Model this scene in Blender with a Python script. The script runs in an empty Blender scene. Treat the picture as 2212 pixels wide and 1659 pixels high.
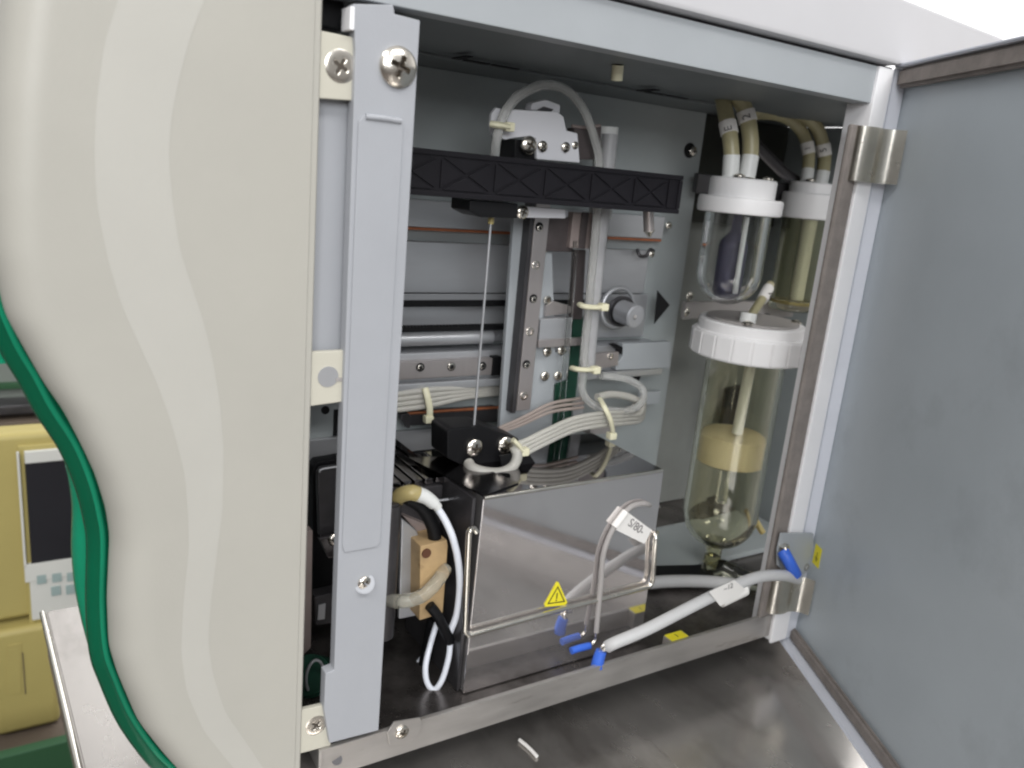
import bpy, bmesh, math, random
from mathutils import Vector, Matrix, noise as mnoise
random.seed(7)
S = bpy.context.scene
COL = S.collection
R = math.radians

# ------------------------------------------------------------------ camera model
# real axes: X along the front of the cabinet, Y into it, Z up; metres. Camera at (0,-.26,0)
D = .26
FPX = 3218 * 2212 / 4096
CX, CY = 1106, 829.5
d1 = Vector((5215, -349, 3218)).normalized()
d2 = Vector((-1159, 12352, 3218)); d2 = (d2 - d1 * d2.dot(d1)).normalized()
d3 = d1.cross(d2)

def ray(px, py):
    v = Vector(((px - CX) / FPX, (py - CY) / FPX, 1.0))
    return Vector((v.dot(d1), v.dot(d3), -v.dot(d2)))

def at(px, py, Y):
    r = ray(px, py); return Vector((0, -D, 0)) + r * ((Y + D) / r.y)

def atz(px, py, Z):
    r = ray(px, py); return Vector((0, -D, 0)) + r * (Z / r.z)

# ------------------------------------------------------------------ materials
def mat(name, col, rough=.5, metal=0, var=.06, vscale=60, bump=0, bscale=400, trans=0, ior=1.45,
        spec=.5, rvar=0, stretch=None, coat=0, sss=0, dirt=None, dscale=25, dlo=.55, dhi=.75, emit=0):
    m = bpy.data.materials.new(name); m.use_nodes = True
    n = m.node_tree.nodes; l = m.node_tree.links
    b = n['Principled BSDF']
    b.inputs['Roughness'].default_value = rough
    b.inputs['Metallic'].default_value = metal
    b.inputs['Transmission Weight'].default_value = trans
    b.inputs['IOR'].default_value = ior
    b.inputs['Specular IOR Level'].default_value = spec
    b.inputs['Coat Weight'].default_value = coat
    if sss:
        b.inputs['Subsurface Weight'].default_value = sss
        b.inputs['Subsurface Radius'].default_value = (.004, .004, .003)
        b.inputs['Subsurface Scale'].default_value = 1
    tc = n.new('ShaderNodeTexCoord')
    vec = tc.outputs['Object']
    if stretch:
        mp = n.new('ShaderNodeMapping'); mp.inputs['Scale'].default_value = stretch
        l.new(vec, mp.inputs['Vector']); vec = mp.outputs['Vector']
    base = None
    if var or rvar:
        nz = n.new('ShaderNodeTexNoise'); nz.inputs['Scale'].default_value = vscale
        nz.inputs['Detail'].default_value = 5; nz.inputs['Roughness'].default_value = .6
        l.new(vec, nz.inputs['Vector'])
        mr = n.new('ShaderNodeMapRange'); mr.inputs['From Min'].default_value = .3; mr.inputs['From Max'].default_value = .7
        mr.inputs['To Min'].default_value = 1 - var; mr.inputs['To Max'].default_value = 1 + var
        l.new(nz.outputs['Fac'], mr.inputs['Value'])
        mx = n.new('ShaderNodeVectorMath'); mx.operation = 'SCALE'
        mx.inputs[0].default_value = col
        l.new(mr.outputs['Result'], mx.inputs['Scale'])
        base = mx.outputs['Vector']
        if rvar:
            m2 = n.new('ShaderNodeMapRange'); m2.inputs['From Min'].default_value = .3; m2.inputs['From Max'].default_value = .7
            m2.inputs['To Min'].default_value = max(0, rough - rvar); m2.inputs['To Max'].default_value = min(1, rough + rvar)
            l.new(nz.outputs['Fac'], m2.inputs['Value']); l.new(m2.outputs['Result'], b.inputs['Roughness'])
    if dirt:
        nd = n.new('ShaderNodeTexNoise'); nd.inputs['Scale'].default_value = dscale
        nd.inputs['Detail'].default_value = 8; nd.inputs['Roughness'].default_value = .65
        l.new(vec, nd.inputs['Vector'])
        md = n.new('ShaderNodeMapRange'); md.inputs['From Min'].default_value = dlo; md.inputs['From Max'].default_value = dhi
        l.new(nd.outputs['Fac'], md.inputs['Value'])
        mix = n.new('ShaderNodeMix'); mix.data_type = 'RGBA'
        l.new(md.outputs['Result'], mix.inputs['Factor'])
        if base: l.new(base, mix.inputs['A'])
        else: mix.inputs['A'].default_value = (*col, 1)
        mix.inputs['B'].default_value = (*dirt, 1)
        base = mix.outputs['Result']
    if base: l.new(base, b.inputs['Base Color'])
    else: b.inputs['Base Color'].default_value = (*col, 1)
    if bump:
        nb = n.new('ShaderNodeTexNoise'); nb.inputs['Scale'].default_value = bscale; nb.inputs['Detail'].default_value = 3
        l.new(vec, nb.inputs['Vector'])
        bp = n.new('ShaderNodeBump'); bp.inputs['Strength'].default_value = bump; bp.inputs['Distance'].default_value = .0003
        l.new(nb.outputs['Fac'], bp.inputs['Height']); l.new(bp.outputs['Normal'], b.inputs['Normal'])
    return m

M = {}
M['beige'] = mat('beige_plastic', (.43, .418, .375), .42, var=.02, vscale=30, bump=.12, bscale=900)
M['band'] = mat('pale_matte_band', (.465, .455, .415), .5, var=.02, vscale=30, bump=.12, bscale=900)
M['tab'] = mat('cream_plastic', (.54, .52, .44), .45, var=.03, vscale=60)
M['green'] = mat('green_translucent_plastic', (.0, .11, .052), .22, var=.1, vscale=30, trans=.15, ior=1.45)
M['greenl'] = mat('light_green_plastic', (.01, .34, .18), .18, var=.1, vscale=40, trans=.35)
M['paint'] = mat('grey_paint', (.370, .382, .408), .45, var=.025, vscale=40, bump=.15, bscale=900, dirt=(.36, .37, .39), dscale=45, dlo=.66, dhi=.8)
M['beam'] = mat('grey_beam_paint', (.360, .382, .400), .42, var=.03, vscale=30, bump=.1, bscale=700)
M['wall'] = mat('grey_green_paint', (.34, .37, .375), .4, var=.03, vscale=30, bump=.1, bscale=700, dirt=(.3, .31, .3), dscale=35, dlo=.66, dhi=.82)
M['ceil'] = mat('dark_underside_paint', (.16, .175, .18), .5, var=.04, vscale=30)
M['door'] = mat('blue_grey_paint', (.43, .475, .51), .36, var=.05, vscale=11, bump=.15, bscale=500, rvar=.08, dirt=(.33, .36, .385), dscale=13, dlo=.56, dhi=.82)
M['lip'] = mat('pale_blue_white_paint', (.62, .64, .70), .4, var=.03)
M['white'] = mat('white_paint', (.87, .865, .88), .4, var=.02)
M['cover'] = mat('off_white_paint', (.55, .545, .56), .4, var=.02, vscale=20)
M['seal'] = mat('brown_foam_seal', (.225, .20, .185), .9, var=.15, vscale=120, bump=.5, bscale=900)
M['rail'] = mat('galvanised_steel', (.50, .48, .46), .38, .75, var=.10, vscale=50, rvar=.1, stretch=(.6, 1, 3), dirt=(.25, .22, .20), dscale=60, dlo=.6, dhi=.78)
M['recess_shade'] = mat('shaded_screw_recess', (.10, .085, .07), .5, .6, var=.1)  # dark tone painted into the screw slots in place of shade
M['tray'] = mat('dull_steel_tray', (.22, .20, .19), .3, .8, var=.2, vscale=25, rvar=.12, dirt=(.08, .07, .065), dscale=22, dlo=.45, dhi=.65)
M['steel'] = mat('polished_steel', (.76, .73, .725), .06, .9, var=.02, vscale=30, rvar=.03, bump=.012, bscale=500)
M['steelt'] = mat('dark_reflection_steel', (.27, .26, .265), .05, 1, var=.04, vscale=40, rvar=.03)  # same steel darkened, the dark reflection is put into its colour
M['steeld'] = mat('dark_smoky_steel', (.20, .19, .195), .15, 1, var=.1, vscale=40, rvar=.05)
M['chrome'] = mat('bright_nickel', (.82, .79, .72), .24, 1, var=.03, rvar=.05)
M['screw'] = mat('nickel_screw', (.74, .70, .63), .22, 1, var=.06, vscale=300)
M['alu'] = mat('anodised_aluminium', (.52, .53, .55), .36, .6, var=.03, vscale=40, stretch=(1, 1, 6))
M['alupink'] = mat('ground_steel_guide', (.50, .46, .45), .3, .7, var=.04, vscale=60, stretch=(4, 1, 1))
M['bracket'] = mat('white_enamel', (.66, .66, .69), .4, var=.02)
M['black'] = mat('black_plastic', (.008, .008, .009), .45, var=.15, vscale=60, bump=.2, bscale=700, spec=.25)
M['bar'] = mat('black_ribbed_plastic', (.011, .010, .013), .5, var=.1, vscale=60, bump=.2, bscale=800, spec=.3)
M['rubber'] = mat('black_rubber', (.007, .007, .008), .5, var=.1, spec=.25)
M['hole'] = mat('dark_hole', (.006, .006, .007), .8, var=0)
M['darkgrey'] = mat('dark_grey_metal', (.075, .072, .076), .3, .5, var=.2, vscale=60)
M['recess'] = mat('unlit_recess_tone', (.032, .034, .028), .55, var=.25, vscale=40)  # near black, paints the unlit depth of the upper recess
M['recessg'] = mat('olive_grey_recess', (.26, .27, .255), .5, var=.08, vscale=30)  # darker grey than the back wall
M['ptfe'] = mat('milky_tubing', (.76, .74, .68), .28, var=.04, vscale=200, trans=.5, ior=1.33)
M['thinhose'] = mat('translucent_tubing', (.84, .84, .82), .18, var=.04, vscale=200, trans=.72, ior=1.3)
M['sheath'] = mat('grey_spiral_sheath', (.50, .50, .51), .3, var=.06, vscale=200, trans=.35, ior=1.36)
M['brownhole'] = mat('brown_bore', (.10, .04, .02), .7, var=.1)
M['ptfeb'] = mat('white_tubing', (.80, .83, .90), .32, var=.03)
M['silic'] = mat('clear_silicone_tubing', (.80, .78, .68), .15, var=.05, trans=.8, ior=1.3)
M['amber'] = mat('amber_tubing', (.72, .60, .28), .2, var=.1, trans=.5, ior=1.35)
M['olive'] = mat('yellowed_tubing', (.46, .42, .25), .35, var=.1, vscale=100, trans=.15)
M['cable'] = mat('light_grey_cable', (.52, .52, .52), .42, var=.03)
M['wire'] = mat('grey_wire', (.34, .32, .31), .42, var=.04)
M['tie'] = mat('yellowed_nylon', (.72, .69, .50), .4, var=.05, sss=.0)
M['tan'] = mat('tan_resin', (.45, .31, .16), .55, var=.18, vscale=70, dirt=(.25, .15, .07), dscale=90, dlo=.6, dhi=.75)
M['copper'] = mat('copper_strip', (.42, .15, .07), .45, .4, var=.2, vscale=120)
M['pinkwire'] = mat('pinkish_wire', (.50, .42, .38), .4, var=.1, trans=.4)
M['blue'] = mat('blue_vinyl', (.045, .14, .62), .4, var=.08)
M['yellow'] = mat('yellow_sticker', (.80, .70, .03), .45, var=.03)
M['ink'] = mat('black_ink', (.02, .02, .015), .6, var=0)
M['pencil'] = mat('grey_ink', (.18, .17, .17), .7, var=0)
M['paper'] = mat('white_label', (.82, .80, .77), .6, var=.02)
M['lid'] = mat('white_cap_plastic', (.84, .83, .83), .4, var=.015, vscale=40)
M['foam'] = mat('cream_float', (.80, .71, .50), .6, var=.06, vscale=60, bump=.3, bscale=500, dirt=(.50, .34, .14), dscale=40, dlo=.58, dhi=.8)
M['purple'] = mat('dark_violet_filter', (.060, .058, .10), .5, var=.15, vscale=100)
M['frost'] = mat('frosted_tube', (.78, .79, .77), .4, var=.04, trans=.1)
M['pcb'] = mat('green_circuit_board', (.012, .055, .035), .35, var=.2, vscale=80)
M['brownpart'] = mat('brown_grey_part', (.075, .062, .062), .45, var=.2, vscale=80)
M['pink'] = mat('dusty_pink_metal', (.40, .33, .31), .4, .4, var=.1)
M['ymach'] = mat('yellowed_case', (.42, .35, .125), .5, var=.06, vscale=8, dirt=(.5, .4, .16), dscale=6, dlo=.6, dhi=.8)
M['screen'] = mat('dark_display', (.016, .016, .02), .35, var=.1, vscale=10)
M['keypad'] = mat('keypad_white', (.62, .62, .58), .5, var=.03, vscale=10)
M['key'] = mat('grey_green_key', (.30, .38, .37), .5, var=.08, vscale=10)
M['bench'] = mat('stained_bench_steel', (.46, .435, .41), .22, .75, var=.15, vscale=9, rvar=.12, stretch=(3.0, 1.2, 1), dirt=(.20, .18, .165), dscale=6, dlo=.5, dhi=.75)
M['benchl'] = mat('brushed_bench_steel', (.56, .53, .53), .3, .8, var=.06, vscale=30, rvar=.08, stretch=(6, 1, 1))
M['brown'] = mat('brown_table', (.11, .085, .065), .6, var=.15, vscale=10)
M['gboard'] = mat('dark_green_board', (.02, .075, .03), .6, var=.1, vscale=10)
M['greywall'] = mat('grey_green_wall', (.17, .19, .17), .7, var=.06, vscale=4)
M['roomwall'] = mat('white_wall', (.88, .88, .88), .8, var=.01, vscale=3)
M['floor'] = mat('lab_floor', (.12, .10, .09), .6, var=.1, vscale=6)

def glassmat(name, col, rough=0.0, ior=1.47):
    m = bpy.data.materials.new(name); m.use_nodes = True
    n = m.node_tree.nodes; l = m.node_tree.links
    b = n['Principled BSDF']
    b.inputs['Base Color'].default_value = (*col, 1)
    b.inputs['Roughness'].default_value = rough
    b.inputs['Transmission Weight'].default_value = 1
    b.inputs['IOR'].default_value = ior
    nz = n.new('ShaderNodeTexNoise'); nz.inputs['Scale'].default_value = 30
    tc = n.new('ShaderNodeTexCoord'); l.new(tc.outputs['Object'], nz.inputs['Vector'])
    mr = n.new('ShaderNodeMapRange'); mr.inputs['To Min'].default_value = rough; mr.inputs['To Max'].default_value = rough + .05
    l.new(nz.outputs['Fac'], mr.inputs['Value']); l.new(mr.outputs['Result'], b.inputs['Roughness'])
    return m
M['glass'] = glassmat('clear_glass', (.97, .98, .97))
M['glassy'] = glassmat('yellowed_glass', (.94, .925, .79))
M['glassy2'] = glassmat('olive_yellow_glass', (.90, .885, .72))
M['clearplastic'] = glassmat('clear_plastic_strip', (.86, .88, .86), .05, 1.3)

# ------------------------------------------------------------------ mesh helpers
def rootloc(o):
    v = Vector((0, 0, 0))
    while o is not None:
        v += o.location; o = o.parent
    return v

def obj(name, bm, m, parent=None, smooth=True, ang=40, label=None, wn=True):
    """link one mesh; bm is in world coordinates"""
    me = bpy.data.meshes.new(name)
    bmesh.ops.recalc_face_normals(bm, faces=bm.faces[:])
    o = bpy.data.objects.new(name, me)
    if parent is None:
        xs = [v.co for v in bm.verts]
        mn = Vector((min(c.x for c in xs), min(c.y for c in xs), min(c.z for c in xs)))
        mxv = Vector((max(c.x for c in xs), max(c.y for c in xs), max(c.z for c in xs)))
        o.location = ((mn.x + mxv.x) / 2, (mn.y + mxv.y) / 2, mn.z)
        bm.transform(Matrix.Translation(-o.location))
    else:
        o.parent = parent
        bm.transform(Matrix.Translation(-rootloc(parent)))
    if smooth:
        for f in bm.faces: f.smooth = True
        for e in bm.edges:
            if len(e.link_faces) == 2 and e.calc_face_angle(0) > R(ang): e.smooth = False
    bm.to_mesh(me); bm.free()
    me.materials.append(M[m] if isinstance(m, str) else m)
    if smooth and wn:
        w_ = o.modifiers.new('weighted_normals', 'WEIGHTED_NORMAL'); w_.keep_sharp = True; w_.weight = 100
    COL.objects.link(o)
    if label: o['label'] = label
    return o

def tag(o, label, cat, group=None, kind=None):
    if kind: o['kind'] = kind
    if label: o['label'] = label
    if cat: o['category'] = cat
    if group: o['group'] = group
    return o

def thing(name, loc, label, cat, group=None):
    o = bpy.data.objects.new(name, None); o.empty_display_size = .02
    o.location = loc; COL.objects.link(o)
    return tag(o, label, cat, group)

def box(x0, x1, y0, y1, z0, z1, bev=.0006, seg=2, bm=None):
    bm = bm or bmesh.new()
    x0, x1 = sorted((x0, x1)); y0, y1 = sorted((y0, y1)); z0, z1 = sorted((z0, z1))
    mt = Matrix.Translation(((x0 + x1) / 2, (y0 + y1) / 2, (z0 + z1) / 2)) @ Matrix.Diagonal((x1 - x0, y1 - y0, z1 - z0, 1))
    r = bmesh.ops.create_cube(bm, size=1, matrix=mt)
    if bev:
        bev = min(bev, .45 * min(x1 - x0, y1 - y0, z1 - z0))
        es = list({e for v in r['verts'] for e in v.link_edges})
        bmesh.ops.bevel(bm, geom=es, offset=bev, segments=seg, affect='EDGES', profile=.5)
    return bm

def pbox(p0, p1, Y0, Y1, bev=.0006, bm=None):
    """box whose front face spans two picture points on the plane Y=Y0"""
    a, b = at(*p0, Y0), at(*p1, Y0)
    return box(a.x, b.x, Y0, Y1, a.z, b.z, bev, bm=bm)

def prism(pts, y0, y1, bev=0, bm=None, axis=None):
    """polygon (x,z) extruded along Y"""
    bm = bm or bmesh.new()
    vs = [bm.verts.new((p[0], y0, p[1])) for p in pts]
    f = bm.faces.new(vs)
    r = bmesh.ops.extrude_face_region(bm, geom=[f])
    nv = [g for g in r['geom'] if isinstance(g, bmesh.types.BMVert)]
    for v in nv: v.co.y += (y1 - y0)
    if bev:
        es = list({e for v in vs + nv for e in v.link_edges})
        bmesh.ops.bevel(bm, geom=es, offset=bev, segments=2, affect='EDGES', profile=.5)
    return bm

def pprism(ppts, Y0, Y1, bev=0, bm=None):
    return prism([(v.x, v.z) for v in (at(*p, Y0) for p in ppts)], Y0, Y1, bev, bm)

def quadbox(c, u, v, n, su, sv, sn, bev=.0004, bm=None):
    """oriented box: centre c, half axes"""
    bm = bm or bmesh.new()
    mt = Matrix((( u.x * su, v.x * sv, n.x * sn, c.x), (u.y * su, v.y * sv, n.y * sn, c.y), (u.z * su, v.z * sv, n.z * sn, c.z), (0, 0, 0, 1)))
    r = bmesh.ops.create_cube(bm, size=1, matrix=mt)
    if bev:
        es = list({e for w in r['verts'] for e in w.link_edges})
        bmesh.ops.bevel(bm, geom=es, offset=min(bev, .45 * min(su, sv, sn)), segments=2, affect='EDGES')
    return bm

def spline(pts, n=10, closed=False):
    pts = [Vector(p) for p in pts]
    out = []
    N = len(pts)
    rng = N if closed else N - 1
    for i in range(rng):
        if closed:
            p0, p1, p2, p3 = pts[(i - 1) % N], pts[i], pts[(i + 1) % N], pts[(i + 2) % N]
        else:
            p1, p2 = pts[i], pts[i + 1]
            p0 = pts[i - 1] if i else p1 * 2 - p2
            p3 = pts[i + 2] if i + 2 < N else p2 * 2 - p1
        for k in range(n):
            t = k / n
            out.append(.5 * ((2 * p1) + (p2 - p0) * t + (2 * p0 - 5 * p1 + 4 * p2 - p3) * t * t + (3 * p1 - p0 - 3 * p2 + p3) * t ** 3))
    if not closed: out.append(pts[-1])
    return out

def tube(pts, r, seg=14, smooth=10, bm=None, flat=1, rads=None):
    bm = bm or bmesh.new()
    path = spline(pts, smooth) if smooth else [Vector(p) for p in pts]
    n = len(path)
    tang = []
    for i in range(n):
        a = path[max(0, i - 1)]; b = path[min(n - 1, i + 1)]
        tang.append((b - a).normalized())
    t0 = tang[0]
    up = Vector((0, 0, 1)) if abs(t0.z) < .9 else Vector((0, 1, 0))
    nrm = (up - t0 * up.dot(t0)).normalized()
    rings = []
    for i in range(n):
        t = tang[i]
        nrm = (nrm - t * nrm.dot(t)).normalized()
        bi = t.cross(nrm)
        rr = r if rads is None else rads[0] + (rads[1] - rads[0]) * i / (n - 1)
        rings.append([bm.verts.new(path[i] + (nrm * math.cos(a) + bi * math.sin(a) * flat) * rr) for a in (2 * math.pi * k / seg for k in range(seg))])
    for i in range(n - 1):
        for k in range(seg):
            bm.faces.new((rings[i][k], rings[i][(k + 1) % seg], rings[i + 1][(k + 1) % seg], rings[i + 1][k]))
    bm.faces.new(rings[0][::-1]); bm.faces.new(rings[-1])
    return bm

def lathe(prof, cx, cy, seg=56, bm=None, closed=False):
    """prof list of (r,z) round a vertical axis"""
    bm = bm or bmesh.new()
    rings = []
    for (r, z) in prof:
        if r < 1e-6: rings.append([bm.verts.new((cx, cy, z))])
        else: rings.append([bm.verts.new((cx + r * math.cos(2 * math.pi * k / seg), cy + r * math.sin(2 * math.pi * k / seg), z)) for k in range(seg)])
    pairs = list(zip(rings[:-1], rings[1:]))
    if closed: pairs.append((rings[-1], rings[0]))
    for a, b in pairs:
        for k in range(seg):
            k2 = (k + 1) % seg
            if len(a) == 1 and len(b) == 1: continue
            if len(a) == 1: bm.faces.new((a[0], b[k], b[k2]))
            elif len(b) == 1: bm.faces.new((a[k], a[k2], b[0]))
            else: bm.faces.new((a[k], a[k2], b[k2], b[k]))
    return bm

def cyl(p0, p1, r, seg=24, r2=None, bev=0, bm=None):
    bm = bm or bmesh.new()
    p0, p1 = Vector(p0), Vector(p1)
    d = p1 - p0
    q = d.to_track_quat('Z', 'Y').to_matrix().to_4x4()
    mt = Matrix.Translation((p0 + p1) / 2) @ q
    rr = bmesh.ops.create_cone(bm, cap_ends=True, segments=seg, radius1=r, radius2=r if r2 is None else r2, depth=d.length, matrix=mt)
    if bev:
        vs = set(rr['verts'])
        es = [e for e in bm.edges if e.verts[0] in vs and e.verts[1] in vs and len(e.link_faces) == 2 and e.calc_face_angle(0) > R(50)]
        bmesh.ops.bevel(bm, geom=es, offset=bev, segments=2, affect='EDGES')
    return bm

# shared screw heads: unit radius, facing -Y, built as a real dome with a cut recess
def screw_mesh(name, dome, kind='phillips'):
    bm = bmesh.new()
    NR, NA = 16, 64
    def h(x, y):
        r = math.hypot(x, y)
        z = dome * math.sqrt(max(0, 1 - (r * .92) ** 2)) if dome else .06 * (1 - r ** 6)
        if kind == 'phillips':
            w = .13 - .05 * r
            if (abs(x) < w and abs(y) < .52) or (abs(y) < w and abs(x) < .52): z -= (.38 * (1 - r) + .1) if dome else .05
        elif kind == 'socket':
            if r < .52: z -= .4
        return z
    c = bm.verts.new((0, -h(0, 0), 0)); prev = None
    rings = []
    for i in range(1, NR + 1):
        r = i / NR
        rings.append([bm.verts.new((r * math.cos(2 * math.pi * k / NA), -h(r * math.cos(2 * math.pi * k / NA), r * math.sin(2 * math.pi * k / NA)), r * math.sin(2 * math.pi * k / NA))) for k in range(NA)])
    rings.append([bm.verts.new((v.co.x, .12, v.co.z)) for v in rings[-1]])
    for k in range(NA): bm.faces.new((c, rings[0][k], rings[0][(k + 1) % NA]))
    for a, b in zip(rings[:-1], rings[1:]):
        for k in range(NA): bm.faces.new((a[k], a[(k + 1) % NA], b[(k + 1) % NA], b[k]))
    bmesh.ops.recalc_face_normals(bm, faces=bm.faces[:])
    for f in bm.faces: f.smooth = True
    for e in bm.edges:
        if len(e.link_faces) == 2 and e.calc_face_angle(0) > R(35): e.smooth = False
    me = bpy.data.meshes.new(name); bm.to_mesh(me); bm.free()
    me.materials.append(M['screw']); me.materials.append(M['recess_shade'])
    for p in me.polygons:
        x, z = p.center.x, p.center.z; r = math.hypot(x, z); w = .12 - .05 * r
        if kind == 'phillips' and ((abs(x) < w and abs(z) < .5) or (abs(z) < w and abs(x) < .5)): p.material_index = 1
        if kind == 'socket' and r < .5: p.material_index = 1
    return me
SC_PAN = screw_mesh('pan_head', .5)
SC_FLAT = screw_mesh('flat_head', 0)
SC_SOCK = screw_mesh('socket_head', .25, 'socket')

def screw(parent, p, r, me=None, rot=.3, m=None, tilt=None, name='screw', label=None):
    o = bpy.data.objects.new(name, me or SC_PAN)
    o.location = Vector(p) - rootloc(parent); o.parent = parent
    o.scale = (r, r, r); o.rotation_euler = (0, rot, 0)
    if tilt: o.rotation_euler = tilt
    COL.objects.link(o)
    if label: o['label'] = label
    return o

def hole(parent, p, r, name='hole', m='hole'):
    return obj(name, cyl(Vector(p) + Vector((0, .0002, 0)), Vector(p) - Vector((0, .0002, 0)), r, 20), m, parent)

def text(s, o, u, v, size, parent, m='ink', name='lettering', depth=.00006):
    c = bpy.data.curves.new(name, 'FONT'); c.body = s; c.size = size; c.align_x = 'CENTER'; c.align_y = 'CENTER'; c.extrude = depth
    t = bpy.data.objects.new(name, c); COL.objects.link(t)
    me = bpy.data.meshes.new_from_object(t.evaluated_get(bpy.context.evaluated_depsgraph_get()))
    COL.objects.unlink(t); bpy.data.objects.remove(t)
    u = u.normalized(); v = (v - u * v.dot(u)).normalized(); n = u.cross(v)
    bm = bmesh.new(); bm.from_mesh(me)
    bm.transform(Matrix(((u.x, v.x, n.x, o.x), (u.y, v.y, n.y, o.y), (u.z, v.z, n.z, o.z), (0, 0, 0, 1))))
    return obj(name, bm, m, parent, smooth=False)

def interp(tab):
    tab = sorted(tab)
    def f(z):
        if z <= tab[0][0]: return tab[0][1]
        for (a, x), (b, y) in zip(tab[:-1], tab[1:]):
            if a <= z <= b: return x + (y - x) * (z - a) / (b - a)
        return tab[-1][1]
    return f

def smoothed(f, w):
    return lambda z: sum(f(z + w * k / 4) * (5 - abs(k)) for k in range(-4, 5)) / 25

X1, X2 = .1186, .360          # opening
ZB, ZT = -.2264, .0486
FL = -.236                    # tray level
BW = .125                     # back wall
BENCH = -.262

# ================================================================== SETTING
floor = obj('floor', box(-3, 4, -3, 4, -1.02, -1.0, 0), 'floor', smooth=False); tag(floor, None, None, kind='structure')
wallbm = bmesh.new()
box(-3, 2.39, 2.6, 2.65, -1.0, 2.2, 0, bm=wallbm)
rw = obj('wall', wallbm, 'roomwall', smooth=False); tag(rw, None, None, kind='structure')
rw = obj('wall', box(2.4, 2.45, -2.5, 2.65, -1.0, 2.2, 0), 'roomwall', smooth=False); tag(rw, None, None, kind='structure')

# bench under the instrument
bl0, bl1 = atz(97, 1320, BENCH), atz(178, 1659, BENCH)
bd = (bl1 - bl0).normalized()
far = bl0; near = bl0 + bd * 1.0
wb = thing('workbench', (.3, 0, BENCH - .7), 'stained stainless steel workbench that the open cabinet stands on', 'workbench')
bm = bmesh.new()
vs = [bm.verts.new(v) for v in ((far.x, far.y, BENCH), (near.x, near.y, BENCH), (1.4, near.y, BENCH), (1.4, far.y, BENCH))]
f = bm.faces.new(vs); r = bmesh.ops.extrude_face_region(bm, geom=[f])
for g in r['geom']:
    if isinstance(g, bmesh.types.BMVert): g.co.z -= .03
bmesh.ops.bevel(bm, geom=bm.edges[:], offset=.0012, segments=2, affect='EDGES')
obj('bench_top', bm, 'bench', wb)
obj('leg', box(.06, .10, .12, .16, -1.0, BENCH - .0305, .002), 'benchl', wb)
obj('leg', box(1.3, 1.34, .12, .16, -1.0, BENCH - .0305, .002), 'benchl', wb)
obj('leg', box(.20, .24, -.60, -.56, -1.0, BENCH - .0305, .002), 'benchl', wb)
# ground edge moulding, bright
obj('edge_strip', tube([far + Vector((-.0012, 0, -.001)), near + Vector((-.0012, 0, -.001))], .0016, 10, 0), 'chrome', wb)

# ---- yellowed instrument behind, on a lower table
YM = .5
def ym(px, py, y=YM): return at(px, py, y)
ymach = thing('bench_instrument', (0, YM + .1, -.53), 'yellowed old instrument with a dark display standing left behind the cabinet', 'instrument')
a, b = ym(-60, 945), ym(130, 1345)
obj('case', box(a.x - .05, b.x + .03, YM, YM + .03, ym(0, 1345).z, ym(0, 940).z, .006, 3), 'ymach', ymach)
obj('base', box(ym(6, 1400).x - .01, ym(127, 1500).x, YM - .012, YM + .03, -.532, ym(0, 1352).z, .006, 3), 'ymach', ymach)
bz = obj('bezel', pbox((38, 965), (240, 1330), YM - .004, YM + .001, .001), 'ymach', ymach)
sc_ = obj('display', pbox((52, 985), (235, 1222), YM - .0065, YM - .0035, .0006), 'screen', ymach, label='dark blank display in a pale surround')
bmf = bmesh.new()
pbox((41, 978), (52, 1228), YM - .008, YM - .0035, .0006, bm=bmf)
pbox((52, 977), (240, 985), YM - .008, YM - .0035, .0006, bm=bmf)
pbox((52, 1222), (240, 1230), YM - .008, YM - .0035, .0006, bm=bmf)
obj('display_surround', bmf, 'keypad', ymach)
kp = obj('keypad', pbox((63, 1245), (240, 1310), YM - .007, YM - .0035, .0008), 'keypad', ymach)
for (kx, ky) in ((90, 1252), (123, 1248), (155, 1246), (121, 1277), (153, 1274), (186, 1244), (186, 1272)):
    obj('key', pbox((kx - 11, ky - 8), (kx + 11, ky + 8), YM - .0082, YM - .0065, .0004), 'key', kp)
obj('vent_slot', pbox((50, 1410), (54, 1500), YM - .0128, YM - .0115, .0002), 'brown', ymach)
for k in range(12):
    obj('vent_slot', pbox((16, 1395 + k * 9), (46, 1398 + k * 9), YM - .0126, YM - .0115, .0002), 'ymach', ymach)
tbl = thing('side_table', (0, .6, -1.0), 'low brown side table with a dark green front board under the yellowed instrument', 'table')
obj('table_top', box(-.6, .5, .40, 1.1, -.56, -.533, .002), 'brown', tbl)
obj('front_board', box(-.6, .5, .388, .3985, -.75, at(0, 1638, .388).z, .002), 'gboard', tbl)
obj('leg', box(-.55, -.5, .8, .85, -1.0, -.5605, .002), 'brown', tbl)
obj('leg', box(.4, .45, .8, .85, -1.0, -.5605, .002), 'brown', tbl)
shelf = thing('storage_cabinet', (0, 1.0, -1.0), 'dim grey green cabinet with dark horizontal gaps standing behind the yellowed instrument', 'cabinet')
obj('carcass', box(-.9, .5, .95, 1.3, -1.0, -.03, .004), 'greywall', shelf)
obj('drawer_gap', box(-.9, .5, .94, .951, at(0, 838, .95).z, at(0, 826, .95).z, .001), 'gboard', shelf)
obj('lower_shelf', box(-.9, .5, .90, .951, at(0, 930, .92).z - .03, at(0, 905, .92).z, .002), 'brown', shelf)
obj('ledge', box(-.9, .5, .91, .951, at(0, 893, .92).z, at(0, 873, .92).z, .002), 'darkgrey', shelf)

# ================================================================== CABINET
cab = thing('analyzer_cabinet', (.24, .06, BENCH), 'open grey instrument cabinet with beige wavy front panel and green edge trim', 'instrument cabinet')

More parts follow.
